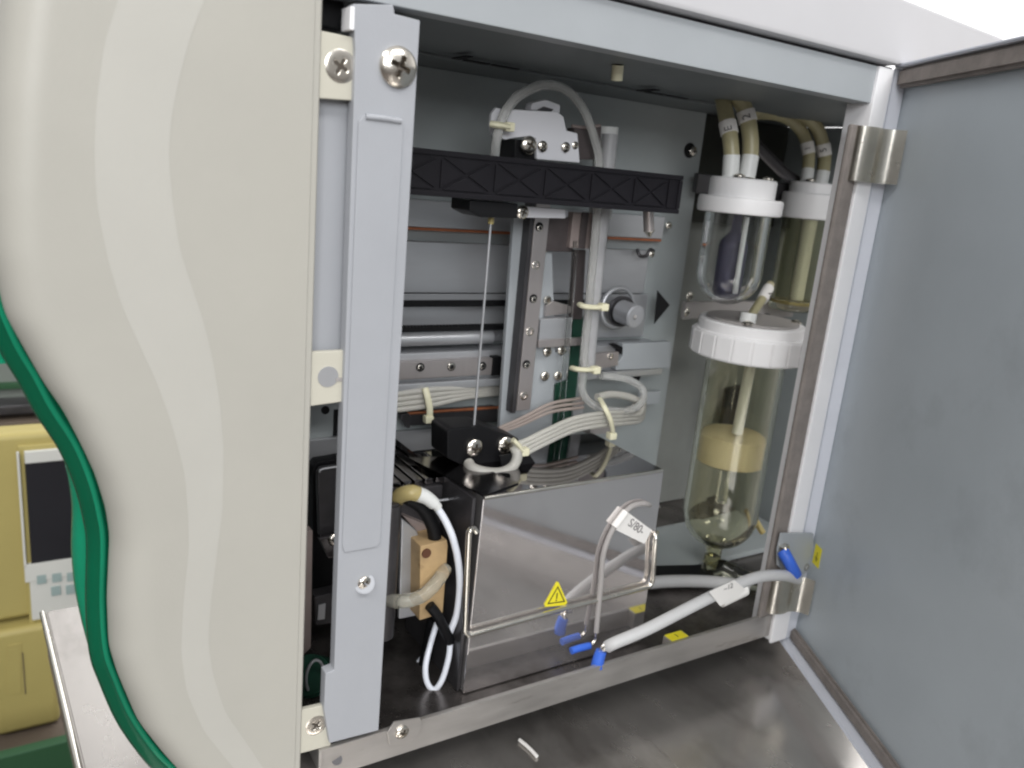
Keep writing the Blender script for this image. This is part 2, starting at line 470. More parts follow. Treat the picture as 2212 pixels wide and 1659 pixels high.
# ---- beige fascia with a flowing ramp band
def xz(pts, Y): return [(v.z, v.x) for v in (at(*p, Y) for p in pts)]
edge_px = [(5, -60), (-6, 40), (-22, 200), (-28, 400), (-20, 540), (0, 639), (9, 677), (51, 752), (92, 824), (137, 888), (178, 967), (205, 1025), (229, 1101), (238, 1160), (232, 1297), (236, 1399), (253, 1454), (294, 1550), (342, 1611), (380, 1653), (420, 1700), (470, 1745)]
bl_px = [(275, -60), (253, 0), (222, 102), (205, 239), (202, 342), (208, 444), (232, 564), (262, 660), (308, 762), (335, 820), (362, 892), (379, 950), (396, 1018), (403, 1104), (405, 1177), (393, 1297), (388, 1400), (400, 1485), (437, 1570), (506, 1656), (570, 1720)]
br_px = [(470, -60), (441, 0), (410, 79), (386, 171), (369, 256), (364, 342), (373, 444), (388, 540), (410, 608), (437, 687), (458, 772), (475, 875), (482, 967), (480, 1104), (468, 1195), (455, 1297), (449, 1383), (458, 1451), (485, 1536), (533, 1605), (567, 1656), (615, 1720)]
fE = smoothed(interp(xz(edge_px, .012)), .004)
fL = smoothed(interp(xz(bl_px, .002)), .004)
fR = smoothed(interp(xz(br_px, 0)), .004)
bm = bmesh.new(); rows = []; bb = bmesh.new(); brows = []
NZ = 150
for i in range(NZ + 1):
    z = .085 + (-.256 - .085) * i / NZ
    e, l_, r_ = fE(z), fL(z), fR(z); band_pts = [(r_, -.00056)]
    # sharpness of the ramp's left border fades in the middle of the panel
    xr = .0862
    prof = [(xr, .007), (xr, .0005), (xr - .0005, 0), (xr - .0022, 0), (xr - .0025, -.0004)]
    for k in range(1, 5): prof.append((xr - .003 + (r_ + .0006 - xr + .003) * k / 4, -.0005))
    prof.append((r_, -.0005))
    dep = 0
    for k in range(1, 6):
        t = k / 6; prof.append((r_ + (l_ - r_) * t, -.0005))
        band_pts.append((r_ + (l_ - r_) * t, -.00056))
    prof.append((l_, -.0005)); prof.append((l_ - .0008, -.0005))
    band_pts.append((l_, -.00056))
    brows.append([bb.verts.new((q[0], q[1], z)) for q in band_pts])
    RR = .0135
    x_in = min(l_ - .002, e + RR); ww = x_in - e
    for k in range(1, 5): prof.append((l_ - .0008 + (x_in - l_ + .0008) * k / 4, -.0005 - .0004 * k / 4))
    for k in range(1, 17):
        t = math.sin(math.pi / 2 * k / 16)
        prof.append((x_in - ww * t, -.0009 - .0006 * t + .0155 * (1 - math.sqrt(max(0, 1 - t ** 2.6)))))
    prof.append((e + .001, dep + .016)); prof.append((e + .006, dep + .019))
    rows.append([bm.verts.new((p[0], p[1], z)) for p in prof])
for a, b in zip(rows[:-1], rows[1:]):
    for k in range(len(a) - 1): bm.faces.new((a[k], a[k + 1], b[k + 1], b[k]))
fascia = obj('front_panel', bm, 'beige', cab, ang=12)
for a, b in zip(brows[:-1], brows[1:]):
    for k in range(len(a) - 1): bb.faces.new((a[k], a[k + 1], b[k + 1], b[k]))
obj('wave_band', bb, 'band', fascia, ang=60, label='slightly paler matte wave running down the beige panel')

# panel tabs with screws
def tab(pp, keyhole=None, screw_at=None, rot=.3):
    bm = pprism(pp, .0010, .0034, .0005)
    t = obj('mounting_tab', bm, 'tab', fascia)
    return t
t1 = tab([(686, 64), (771, 82), (768, 218), (680, 212)])
screw(t1, at(736, 143, .0009), .0051, SC_FLAT, .5)
obj('slit', pbox((762, 150), (772, 154), .0006, .0012, 0), 'hole', t1)
t2 = tab([(660, 761), (744, 757), (743, 868), (656, 880)])
obj('keyhole', cyl(at(709, 814, .0008), at(709, 814, .0008) + Vector((0, .0005, 0)), .0037, 28), 'alu', t2)
obj('slit', pbox((726, 817), (744, 823), .0006, .0014, 0), 'wire', t2)
t3 = tab([(640, 1537), (716, 1520), (715, 1611), (636, 1632)])
screw(t3, at(683, 1567, .0009), .0042, SC_FLAT, .75)
obj('slit', pbox((706, 1562), (716, 1567), .0006, .0012, 0), 'hole', t3)

# green trim
g_in = [(p[0], p[1]) for p in edge_px]
g_pts = []
for (z, x) in xz(edge_px, .016): g_pts.append((x, z))
gm = [(-16, 560), (-12, 639), (27, 738), (70, 812), (105, 878), (157, 960), (190, 1040), (208, 1110), (216, 1170), (214, 1297), (221, 1399), (240, 1458), (278, 1545), (328, 1618), (364, 1655), (410, 1702), (460, 1748)]
trim_pts = [at(px, py, .022) for px, py in gm]
trim = obj('edge_trim', tube(trim_pts, .0044, 18, 8), 'green', cab, label='dark green tube like trim along the wavy panel edge')
obj('trim_ridge', tube([at(px + 6, py, .0185) for px, py in gm], .0012, 10, 8), 'greenl', trim)
grip = [(160, 1000), (168, 1040), (174, 1100), (172, 1180), (178, 1260), (192, 1330), (205, 1380)]
obj('finger_grip', tube([at(px + 12, py, .030) for px, py in grip], .0062, 18, 8, flat=.7), 'greenl', trim, label='lighter glossy green bulge behind the trim')
obj('finger_grip', tube([at(px, py, .030) for px, py in [(-12, 640), (0, 680), (8, 720), (14, 758), (18, 776)]], .005, 16, 8), 'greenl', trim)

# left inner sheet behind the tabs
obj('side_plate', pbox((682, 205), (790, 757), .006, .0075, .0004), 'paint', cab)
obj('dark_gap_block', box(.06, .0975, .012, .06, .040, .075, .001), 'black', cab)  # black block standing in for the dark gap above the upper tab

# ---- front post
post_px = [(762, 8), (850, 10), (853, 30), (908, 44), (818, 1578), (712, 1606), (700, 1532), (703, 1455), (722, 1448), (768, 110)]
bm = pprism(post_px, -.0012, .004, .0004)
a, b = at(880, 60, 0), at(818, 1575, 0)
box(.1160, .1182, .0041, .016, -.2245, .044, .0004, bm=bm)        # return flange
post = obj('front_post', bm, 'paint', cab)
obj('pressed_panel', pprism([(775, 262), (786, 248), (868, 262), (872, 275), (822, 1172), (815, 1182), (744, 1194), (740, 1180)], -.0019, -.0011, .0004), 'paint', post)
obj('pressed_lip', tube([at(790, 252, -.0018), at(830, 256, -.0020), at(866, 262, -.0018)], .0010, 10, 4), 'paint', post)
screw(post, at(858, 145, -.0011), .0064, SC_PAN, .35, label='large shiny domed cross head screw')
obj('screw_dimple', cyl(at(787, 1260, -.0011), at(787, 1260, -.0017), .0040, 28, bev=.0003), 'paint', post)
screw(post, at(787, 1259, -.0016), .0026, SC_PAN, .6)
obj('corner_lip', pbox((757, 12), (766, 66), -.0018, .006, .0004), 'white', post)

# ---- bottom rail, tray
rail = obj('bottom_rail', prism([(.0935, -.2403), (.3560, -.2403), (.3660, -.2432), (.3660, -.2262), (.0935, -.2262)], 0, .0022, .0003), 'rail', cab)
obj('rail_flange', box(.0937, .0955, -.0001, .02, -.258, -.2265, .0004), 'rail', rail)
bm = pprism([(836, 1583), (852, 1560), (908, 1551), (914, 1566), (904, 1590), (880, 1608), (842, 1611)], -.0011, -.0001, .0004)
obj('catch_plate', bm, 'rail', rail)
screw(rail, at(868, 1581, -.0012), .0030, SC_PAN, .5)
obj('rail_hole', cyl(at(728, 1641, -.0003), at(728, 1641, .0003), .0021, 20), 'darkgrey', rail)
obj('foot_skirt', box(.08, .44, .05, .16, BENCH + .0005, -.2405, .001), 'black', cab)
obj('floor_tray', box(.062, .478, .0024, .17, FL - .003, FL, .0004), 'tray', cab)

# ---- top beam / cover / ceiling
beam = obj('top_beam', prism([(.06, .0486), (.3605, .0486), (.3580, .0655), (.06, .0655)], .0006, .010, .0005), 'beam', cab)
obj('seam_shadow_gap', box(.06, .372, .0030, .012, .0656, .0668, 0), 'darkgrey', cab)
cov = prism([(.06, .0669), (.3665, .0669), (.452, .0825), (.452, .0925), (.3600, .0958), (.20, .103), (.06, .109)], -.004, .16, .0025)
obj('top_cover', cov, 'cover', cab)
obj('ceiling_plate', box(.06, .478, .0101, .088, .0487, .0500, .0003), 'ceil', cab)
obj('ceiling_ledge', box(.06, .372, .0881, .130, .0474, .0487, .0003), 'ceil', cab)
for (px, py, w) in ((980, 124, 0), (1380, 194, 0)):
    q = atz(px, py, .0472)
    bm = bmesh.new()
    for (u0, u1, v0, v1) in ((.0, .0035, -.012, .002), (.006, .018, -.001, .003), (.020, .034, -.0005, .0018)):
        box(q.x + u0, q.x + u1, q.y + v0, q.y + v1, .0468, .0473, 0, bm=bm)
    obj('ceiling_slot', bm, 'hole', cab)
q = atz(1335, 140, .0486)
obj('ceiling_clip', tube([q, q + Vector((.001, .001, -.006))], .0026, 10, 4), 'tie', cab)

# ---- back wall, recess, sides
bm = box(.06, .372, BW, BW + .003, FL + .0005, .0473, .0003)
bwall = obj('back_wall', bm, 'wall', cab)
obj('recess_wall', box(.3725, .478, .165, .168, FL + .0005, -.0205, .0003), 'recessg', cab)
obj('recess_shade_panel', box(.3725, .478, .150, .164, -.020, .0500, .0006), 'recess', cab)  # dark sheet painting the shade behind the small traps
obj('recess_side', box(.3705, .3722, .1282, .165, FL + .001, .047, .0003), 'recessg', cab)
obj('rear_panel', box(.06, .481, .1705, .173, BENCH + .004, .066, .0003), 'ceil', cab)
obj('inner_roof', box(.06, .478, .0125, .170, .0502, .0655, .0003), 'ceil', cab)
obj('right_wall', box(.4785, .481, .004, .17, FL - .002, .05, .0003), 'wall', cab)
obj('left_wall', box(.058, .0598, .026, .16, BENCH + .004, .066, .0003), 'darkgrey', cab)
for (px, py, rr) in ((1490, 325, .0045), (703, 886, .0022), (690, 997, .0015), (1375, 815, .0032)):
    hole(bwall, at(px, py, BW - .0003), rr)
screw(bwall, at(1497, 327, BW - .001), .003, SC_PAN, .2)
obj('cutout', pbox((722, 886), (790, 962), BW - .0008, BW - .0001, 0), 'hole', bwall)
# black triangular opening
v = [(1421, 628), (1447, 659), (1414, 699)]
obj('arrow_cutout', pprism(v, .1115, .1122), 'hole', bwall)
obj('lower_edge_strip', box(.11, .245, BW - .006, BW - .0002, -.1590, -.1535, .0005), 'black', bwall)

# ---- right jamb, seal, hinges
obj('jamb_seal', box(.3462, .3566, .0000, .0030, -.228, .038, .0012), 'seal', cab)
jamb = obj('door_jamb', box(.3570, .3686, -.001, .014, -.2432, .0655, .0008), 'white', cab)
obj('jamb_web', box(.3688, .379, .0080, .0120, -.243, .0655, .0005), 'lip', jamb)
obj('jamb_foot', box(.3560, .3690, -.0030, -.0012, -.2436, -.222, .0005), 'white', jamb)
def hinge(z0, z1):
    bm = bmesh.new()
    prof = []
    # rolled sheet: leaf - barrel - leaf
    pts = [(.3500, .0000), (.3510, -.0028), (.3545, -.0050), (.3590, -.0058), (.3625, -.0054), (.3655, -.0060), (.3685, -.0085), (.3705, -.0130)]
    sp = spline([Vector((x, y, 0)) for x, y in pts], 6)
    top = [bm.verts.new((p.x, p.y, z1)) for p in sp]; bot = [bm.verts.new((p.x, p.y, z0)) for p in sp]
    for k in range(len(sp) - 1): bm.faces.new((top[k], top[k + 1], bot[k + 1], bot[k]))
    r = bmesh.ops.solidify(bm, geom=bm.faces[:], thickness=.0012)
    h = obj('hinge', bm, 'chrome', cab)
    return h
h1 = hinge(.0120, .0375)
h2 = hinge(-.2235, -.2020)
# ground plate on the lower jamb
gp = obj('earth_plate', pprism([(1688, 1152), (1758, 1152), (1760, 1228), (1738, 1240), (1700, 1240), (1680, 1222), (1680, 1190)], -.0035, -.0022, .0004), 'beam', cab)
screw(gp, at(1694, 1186, -.004), .0034, SC_PAN, .2)
screw(gp, at(1742, 1225, -.0036), .0022, SC_SOCK, .2)

# ---- open door
TH = R(63)
H = Vector((.372, .002, 0))
dd = Vector((-math.cos(TH), -math.sin(TH), 0)); dn = Vector((-math.sin(TH), math.cos(TH), 0)); UZ = Vector((0, 0, 1))
DZ0, DZ1, DW = -.2476, .0682, .275
def dbox(s0, s1, n0, n1, z0, z1, bev=.0006, bm=None):
    c = H + dd * ((s0 + s1) / 2) + dn * ((n0 + n1) / 2) + UZ * ((z0 + z1) / 2)
    return quadbox(c, dd, UZ, dn, s1 - s0, z1 - z0, n1 - n0, bev, bm)
door = obj('door', dbox(0, DW, -.0085, -.0068, DZ0, DZ1), 'door', cab, label='open blue grey inner face of the hinged door')
bm = dbox(0, DW, -.0070, .0026, DZ0, DZ0 + .0016)
dbox(0, DW, -.0070, .0004, DZ1 - .0016, DZ1, bm=bm)
dbox(DW - .0016, DW, -.0070, .0004, DZ0 + .0017, DZ1 - .0017, bm=bm)
obj('door_lip', bm, 'lip', door)
obj('hinge_side_lip', dbox(0, .0016, -.0068, .0006, DZ0 + .0017, DZ1 - .0017), 'lip', door)
bm = dbox(.002, DW - .002, -.0066, -.0012, DZ1 - .0108, DZ1 - .0018, .0015)
obj('door_seal', bm, 'seal', door)
obj('door_seal', dbox(.002, DW - .002, -.0066, -.0030, DZ0 + .0018, DZ0 + .0095, .0015), 'seal', door)

# ================================================================== STICKERS
def dpt(px, py, n):     # picture point onto the door's inner face
    r = ray(px, py); o = Vector((0, -D, 0)); p0 = H + dn * n
    return o + r * ((p0 - o).dot(dn) / r.dot(dn))
c0 = dpt(1765, 1201, -.0066)
st = obj('sticker', quadbox(c0, dd, UZ, dn, .0075, .0115, .0002, 0), 'yellow'); tag(st, 'small yellow earth sticker on the inside of the door', 'sticker', 'yellow earth stickers')
bm = bmesh.new()
for k, w in enumerate((.0034, .0022, .0010)): quadbox(c0 + dn * .00016 - UZ * (.0012 + k * .0009), dd, UZ, dn, w, .0004, .0001, 0, bm)
quadbox(c0 + dn * .00016 + UZ * .0006, dd, UZ, dn, .0004, .0032, .0001, 0, bm)
obj('earth_symbol', bm, 'ink', st)
z0 = FL + .010
c1 = at(1463, 1384, .0035)
st2 = obj('sticker', quadbox(Vector((c1.x, .0046, -.2258)), Vector((1, 0, 0)), Vector((0, 1, 0)), UZ, .0115, .0060, .0002, 0), 'yellow')
tag(st2, 'small yellow sticker lying on the bottom rail edge below the white cable', 'sticker', 'yellow earth stickers')
obj('earth_symbol', quadbox(Vector((c1.x, .0046, -.22568)), Vector((1, 0, 0)), Vector((0, 1, 0)), UZ, .0005, .003, .0001, 0), 'ink', st2)
obj('sticker_base', box(c1.x - .0065, c1.x + .0065, .0023, .0076, FL + .0002, -.22595, .0003), 'rail', cab, label='small ledge behind the rail')

# ================================================================== HORIZONTAL RAIL UNIT
hr = thing('horizontal_slide', (.23, .115, -.14), 'horizontal grey guide rail unit with black belts across the back wall', 'linear slide')
L0, L1 = .085, .352
obj('upper_plate', box(L0, .3425, .117, .1245, -.0300, -.0165, .0006), 'alu', hr)
obj('copper_strip', box(L0, .3425, .1178, .1240, -.0316, -.0302, .0002), 'copper', hr)
obj('middle_plate', box(L0, .3355, .1195, .1245, -.0640, -.0375, .0006), 'alu', hr)
obj('lower_plate', box(L0, .3400, .1200, .1246, -.0915, -.0646, .0006), 'alu', hr)
obj('belt', box(L0, .292, .1085, .1100, -.0695, -.0660, .0004), 'rubber', hr)
bm = box(L0, .292, .1085, .1100, -.0825, -.0800, .0003)
for k in range(110): box(L0 + k * .00188, L0 + k * .00188 + .0009, .1082, .1102, -.0800, -.0790, 0, bm=bm)
obj('belt', bm, 'rubber', hr, smooth=False, label='toothed black belt')
obj('guide_rod', cyl((L0, .1095, -.0865), (.222, .1095, -.0865), .0034, 24), 'alu', hr)
obj('rail_bed', box(L0, .346, .1085, .124, -.1130, -.0935, .0012), 'alu', hr)
gr = obj('guide_rail', box(L0, .2205, .1035, .1083, -.1062, -.0968, .0006), 'alupink', hr)
for px, k in ((908, 0), (975, 1), (1042, 0)):
    p = at(px, 792 - (px - 975) * .02, .1033)
    obj('counterbore', cyl(p + Vector((0, .0002, 0)), p - Vector((0, .0003, 0)), .0023, 24), 'hole', gr)
    screw(gr, p - Vector((0, .0003, 0)), (.0015, .0022)[k], SC_SOCK, .2)
obj('end_stop', box(.2207, .226, .1032, .1083, -.1068, -.0962, .0005), 'black', hr)
obj('lower_lip', box(L0, .346, .1040, .1083, -.1130, -.1085, .0008), 'alu', hr)
# right end of the beam
obj('beam_end', pprism([(1345, 742), (1450, 738), (1448, 795), (1330, 800), (1330, 790), (1345, 770)], .1030, .1084, .0006), 'beam', hr)
obj('slide_block', pprism([(1280, 765), (1338, 760), (1336, 790), (1278, 800)], .0985, .1028, .0006), 'alupink', hr)
screw(hr, at(1319, 770, .0982), .0019, SC_SOCK, 0)
obj('stop_pin', pprism([(1318, 744), (1330, 742), (1346, 750), (1345, 766), (1336, 764), (1334, 756)], .1000, .1026, .0003), 'black', hr)
obj('motor_bracket', pprism([(862, 895), (1075, 880), (1075, 912), (885, 920)], .116, .122, .0005), 'darkgrey', hr)
obj('copper_strip', tube([at(880, 893, .1150), at(980, 886, .1150), at(1076, 880, .1150)], .0009, 8, 4), 'copper', hr)
obj('lower_plate', box(.10, .226, .1215, .1246, -.1530, -.1405, .0005), 'alu', hr)
obj('bumper', pprism([(868, 896), (884, 893), (890, 902), (886, 926), (880, 926), (866, 906)], .112, .116, .0006), 'darkgrey', hr)

# idler pulley
pl = thing('idler_pulley', at(1340, 700, .11), 'shiny knurled knob and idler pulley ring beside black triangular opening', 'pulley')
p = at(1333, 664, .111)
bm = bmesh.new()
tube([p + Vector((math.cos(t) * .0118, -.0005, math.sin(t) * .0118)) for t in [2 * math.pi * k / 40 for k in range(41)]], .0013, 10, 0, bm=bm)
obj('guard_ring', bm, 'alu', pl)
obj('pulley_wheel', cyl(p + Vector((.002, 0, -.002)), p + Vector((.002, -.004, -.002)), .0092, 32, bev=.0005), 'darkgrey', pl)
obj('pulley_wheel', cyl(p + Vector((-.001, -.004, -.003)), p + Vector((-.001, -.006, -.003)), .0062, 32, bev=.0005), 'black', pl)
q = at(1362, 678, .096)
knob = obj('knob', cyl(q + Vector((0, .009, 0)), q + Vector((.001, -.0040, -.001)), .0068, 36, bev=.0006), 'alu', pl)
obj('set_screw', cyl(q + Vector((-.0006, -.0038, -.001)), q + Vector((.0006, -.0046, -.001)), .0013, 16), 'wire', knob)

# ================================================================== VERTICAL SLIDE
vs_ = thing('vertical_slide', (.24, .09, -.13), 'upright light grey slide with a row of screws in its steel rail', 'linear slide')
obj('slide_plate', pprism([(1111, 455), (1190, 455), (1200, 760), (1232, 760), (1198, 960), (1076, 975)], .0905, .0935, .0005), 'beam', vs_)
obj('channel', box(.2232, .2255, .0838, .0904, -.1225, -.012, .0003), 'darkgrey', vs_)
obj('channel_back', box(.2256, .2275, .0870, .0904, -.122, -.012, .0002), 'brownpart', vs_)
vr = obj('guide_rail', box(.2262, .2350, .0842, .0868, -.1215, -.012, .0005), 'alupink', vs_)
for k, (px, py) in enumerate([(1165, 490), (1158, 573), (1152, 645), (1145, 716), (1137, 787), (1132, 855)]):
    p = at(px, py, .0841)
    if k in (0, 2, 4):
        obj('counterbore', cyl(p + Vector((0, .0002, 0)), p - Vector((0, .0002, 0)), .0023, 24), 'hole', vr)
        screw(vr, p - Vector((-.0004, .0002, .0006)), .0016, SC_SOCK, .2)
    else:
        screw(vr, p, .0023, SC_SOCK, .3)
for px, py in [(1182, 760), (1213, 757), (1177, 813), (1205, 812)]: screw(vs_, at(px, py, .0895), .0026, SC_PAN, .4)
obj('motor_block', pbox((1183, 468), (1237, 545), .0860, .0900, .0006), 'brownpart', vs_)
obj('pink_block', pbox((1239, 458), (1287, 538), .0830, .0880, .0006), 'pink', vs_)
obj('pink_block_groove', pbox((1258, 458), (1264, 538), .0822, .0829, .0002), 'brownpart', vs_)
obj('end_clamp', pprism([(1180, 660), (1196, 650), (1236, 662), (1236, 676), (1178, 684)], .0880, .0904, .0004), 'alupink', vs_)
screw(vs_, at(1183, 648, .0885), .0022, SC_SOCK, .2)
obj('carriage_block', pprism([(1168, 690), (1236, 686), (1232, 735), (1164, 740)], .0850, .0904, .0006), 'alu', vs_)
obj('cross_clip', pprism([(1164, 735), (1270, 728), (1270, 745), (1164, 752)], .0830, .0848, .0004), 'alupink', vs_)
obj('circuit_board', pprism([(1240, 685), (1262, 685), (1236, 930), (1194, 938), (1200, 830), (1228, 820)], .0890, .0903, .0002), 'pcb', vs_)
obj('dark_rail', pprism([(1240, 540), (1266, 540), (1258, 690), (1232, 690)], .0880, .0903, .0003), 'brownpart', vs_)
obj('encoder_strip', pprism([(1240, 520), (1250, 520), (1216, 930), (1204, 930)], .0800, .0806, 0), 'clearplastic', vs_)
obj('foot_bracket', pprism([(1240, 870), (1262, 862), (1256, 930), (1236, 940)], .0860, .0880, .0003), 'alu', vs_)
obj('top_bracket', pprism([(1240, 276), (1300, 270), (1296, 345), (1246, 345)], .078, .084, .0004), 'brownpart', vs_)
obj('top_bracket_edge', tube([at(1235, 272, .0775), at(1262, 275, .0775), at(1296, 271, .0775)], .0008, 8, 3), 'pink', vs_)
obj('upper_tube_guide', cyl(at(1311, 274, .0860), at(1296, 470, .0860), .0060, 20), 'frost', vs_)

# ================================================================== SAMPLING ARM
arm = thing('sampling_arm', (.2, .06, .0), 'white bracket and black ribbed bar carrying the long thin needle', 'sampling arm')
YB = .048
bx0, bx1, bz0, bz1 = .090, .2895, -.0117, .0070
bar = obj('ribbed_bar', box(bx0, bx1, YB + .002, YB + .009, bz0, bz1, .0008), 'bar', arm)
bm = bmesh.new()
e_ = .0022
box(bx0, bx1, YB + .0012, YB + .0021, bz1 - e_, bz1, .0003, bm=bm)
box(bx0, bx1, YB + .0012, YB + .0021, bz0, bz0 + e_, .0003, bm=bm)
xs = [.1010, .1270, .1535, .1795, .2055, .2315, .2575, .2800]
g_ = .0007
for xa, xb in zip(xs[:-1], xs[1:]):
    A, B, C_, E_ = (xa + g_, bz0 + e_ + g_ * .6), (xb - g_, bz0 + e_ + g_ * .6), (xb - g_, bz1 - e_ - g_ * .6), (xa + g_, bz1 - e_ - g_ * .6)
    mc = ((xa + xb) / 2, (bz0 + bz1) / 2)
    for p, q in ((A, B), (B, C_), (C_, E_), (E_, A)):
        cx_, cz_ = (p[0] + q[0] + mc[0]) / 3, (p[1] + q[1] + mc[1]) / 3
        def inw(v, k=.86): return (cx_ + (v[0] - cx_) * k, cz_ + (v[1] - cz_) * k)
        prism([inw(p), inw(q), inw(mc)], YB + .0012, YB + .0021, .0002, bm=bm)
box(.2806, .2840, YB + .0012, YB + .0021, bz0 + e_ + .0004, bz1 - e_ - .0004, .0003, bm=bm)
box(.2872, bx1, YB + .0012, YB + .0021, bz0 + e_ + .0002, bz1 - e_ - .0002, .0003, bm=bm)
obj('bar_ribs', bm, 'bar', bar)
br = obj('bracket', pprism([(1062, 246), (1072, 232), (1100, 240), (1108, 236), (1205, 242), (1218, 252), (1224, 282), (1248, 288), (1253, 352), (1160, 344), (1158, 300), (1146, 294), (1110, 298), (1092, 302), (1064, 292), (1060, 272)], .0640, .0665, .0005), 'bracket', arm)
screw(br, at(1142, 314, .0632), .0040, SC_PAN, .4)
screw(br, at(1172, 316, .0632), .0025, SC_PAN, .7)
screw(br, at(1222, 318, .0632), .0023, SC_PAN, .2)
screw(br, at(1242, 314, .0640), .0018, SC_PAN, .2)
obj('cable_clamp', pprism([(1146, 238), (1150, 222), (1180, 214), (1212, 226), (1210, 246)], .070, .076, .001), 'bracket', arm)
obj('clamp_hole', pprism([(1160, 238), (1175, 230), (1196, 236), (1190, 242)], .0690, .0698), 'darkgrey', arm)
obj('needle_block', pprism([(1112, 300), (1160, 306), (1160, 360), (1112, 352)], .0660, .0800, .0005), 'black', arm)
obj('needle_holder', pprism([(1016, 432), (1120, 440), (1118, 472), (1040, 470), (1014, 456)], .0520, .0700, .0006), 'black', arm)
obj('lower_bracket', pprism([(1112, 444), (1222, 452), (1222, 472), (1112, 470)], .0655, .0675, .0004), 'bracket', arm)
screw(arm, at(1128, 458, .0640), .0032, SC_PAN, .3)
xn = at(1042, 700, .060).x
obj('needle', cyl((xn, .060, -.124), (xn, .060, -.018), .00062, 14), 'alu', arm)
obj('needle_collar', cyl((xn, .060, -.0225), (xn, .060, -.0185), .0014, 16), 'amber', arm)
obj('stop_pin', cyl(at(1400, 455, .068), at(1402, 500, .068), .0028, 20), 'alupink', arm)
obj('pin_tip', cyl(at(1402, 498, .068), at(1403, 512, .068), .0032, 20, r2=.0006), 'chrome', arm)

# wall fittings on the right of the rail unit
ft = thing('wall_hook', at(1397, 550, .115), 'small dark wire hook with a shiny screw below the pointed pin', 'hook')
obj('hook_wire', tube([at(1376, 538, .114), at(1382, 552, .112), at(1396, 553, .112), at(1404, 540, .112), at(1412, 542, .114)], .0011, 10, 6), 'darkgrey', ft)
screw(ft, at(1408, 549, .1125), .0019, SC_PAN, .2)
screw(hr, at(1445, 487, .1160), .0022, SC_PAN, .2)
obj('bracket_tab', pbox((1384, 848), (1424, 872), .110, .1135, .0005), 'beam', hr)
obj('bracket_tab', pbox((1276, 922), (1330, 934), .095, .110, .0004), 'wire', hr)

# ================================================================== STEEL COVER BOX
bx = thing('steel_cover_box', (.223, .05, FL), 'polished steel cover box with wire bail and warning triangle on its front', 'steel box')
BX0, BX1, BY0, BY1, BZ1 = .1690, .2772, .0192, .081, -.1372
bm = bmesh.new()
body = obj('cover_shell', prism([(BX0, FL + .0005), (BX1 + .0005, FL + .0005), (BX1 - .0015, BZ1), (BX0 + .0018, BZ1)], BY0, BY1, .0007), 'steel', bx)
obj('side_plate', box(BX0 - .0018, BX0 - .0002, BY0 + .003, BY1, FL + .0005, BZ1 - .001, .0003), 'darkgrey', bx)
# dark mirrored lid area at the back left and seam
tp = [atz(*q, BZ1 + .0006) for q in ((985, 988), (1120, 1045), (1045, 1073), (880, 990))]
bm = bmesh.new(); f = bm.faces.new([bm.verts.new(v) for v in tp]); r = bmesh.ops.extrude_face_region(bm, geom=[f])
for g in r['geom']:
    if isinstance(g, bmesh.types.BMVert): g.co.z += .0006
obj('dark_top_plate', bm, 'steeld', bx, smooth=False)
obj('top_reflection_plate', box(BX0 + .0022, BX1 - .0018, BY0 + .0010, BY1 - .001, BZ1 + .0001, BZ1 + .0005, .0002), 'steelt', bx)  # thin sheet that paints the dark reflection onto the box top
tp = [atz(*q, BZ1 + .0003) for q in ((1180, 1012), (1415, 965), (1300, 934), (1150, 945))]
bm = bmesh.new(); f = bm.faces.new([bm.verts.new(v) for v in tp]); r = bmesh.ops.extrude_face_region(bm, geom=[f])
for g in r['geom']:
    if isinstance(g, bmesh.types.BMVert): g.co.z += .0005
tp = [at(1046, 1076, BY0 - .0004), at(1431, 1016, BY0 - .0004)]
obj('folded_edge', tube(tp, .0009, 10, 0), 'chrome', bx)
# wire bail: hook left, along the bottom, up on the right
YW = .0168
hp = [at(1030, 1150, .0185), at(1023, 1141, YW + .002), at(1015, 1146, YW), at(1012, 1170, YW), at(1005, 1345, YW), at(1004, 1362, YW), at(1012, 1370, YW), at(1030, 1367, YW), at(1200, 1320, YW), at(1385, 1272, YW), at(1402, 1266, YW), at(1409, 1255, YW), at(1411, 1235, YW), at(1416, 1165, YW), at(1418, 1150, YW + .003)]
obj('wire_bail', tube(hp, .00125, 14, 6), 'chrome', bx)
ws = [(1207, 1258), (1226, 1302), (1221, 1308), (1178, 1311), (1176, 1306), (1203, 1257)]
stk = obj('warning_sticker', pprism(ws, BY0 - .0004, BY0 - .0001, .0001), 'yellow', bx)
tri = [at(*q, BY0 - .00045) for q in ((1205, 1268), (1219, 1299), (1184, 1304))]
bm = bmesh.new()
for i in range(3):
    p, q = tri[i], tri[(i + 1) % 3]; u = (q - p).normalized(); v2 = Vector((-u.z, 0, u.x))
    quadbox((p + q) / 2, u, v2, Vector((0, 1, 0)), (q - p).length + .0005, .0005, .0002, 0, bm)
c = (tri[0] + tri[1] + tri[2]) / 3
quadbox(c + Vector((0, 0, .0008)), Vector((1, 0, 0)), UZ, Vector((0, 1, 0)), .0006, .0030, .0002, 0, bm)
quadbox(c + Vector((-.0001, 0, -.0016)), Vector((1, 0, 0)), UZ, Vector((0, 1, 0)), .0007, .0007, .0002, 0, bm)
obj('exclamation_triangle', bm, 'ink', stk)

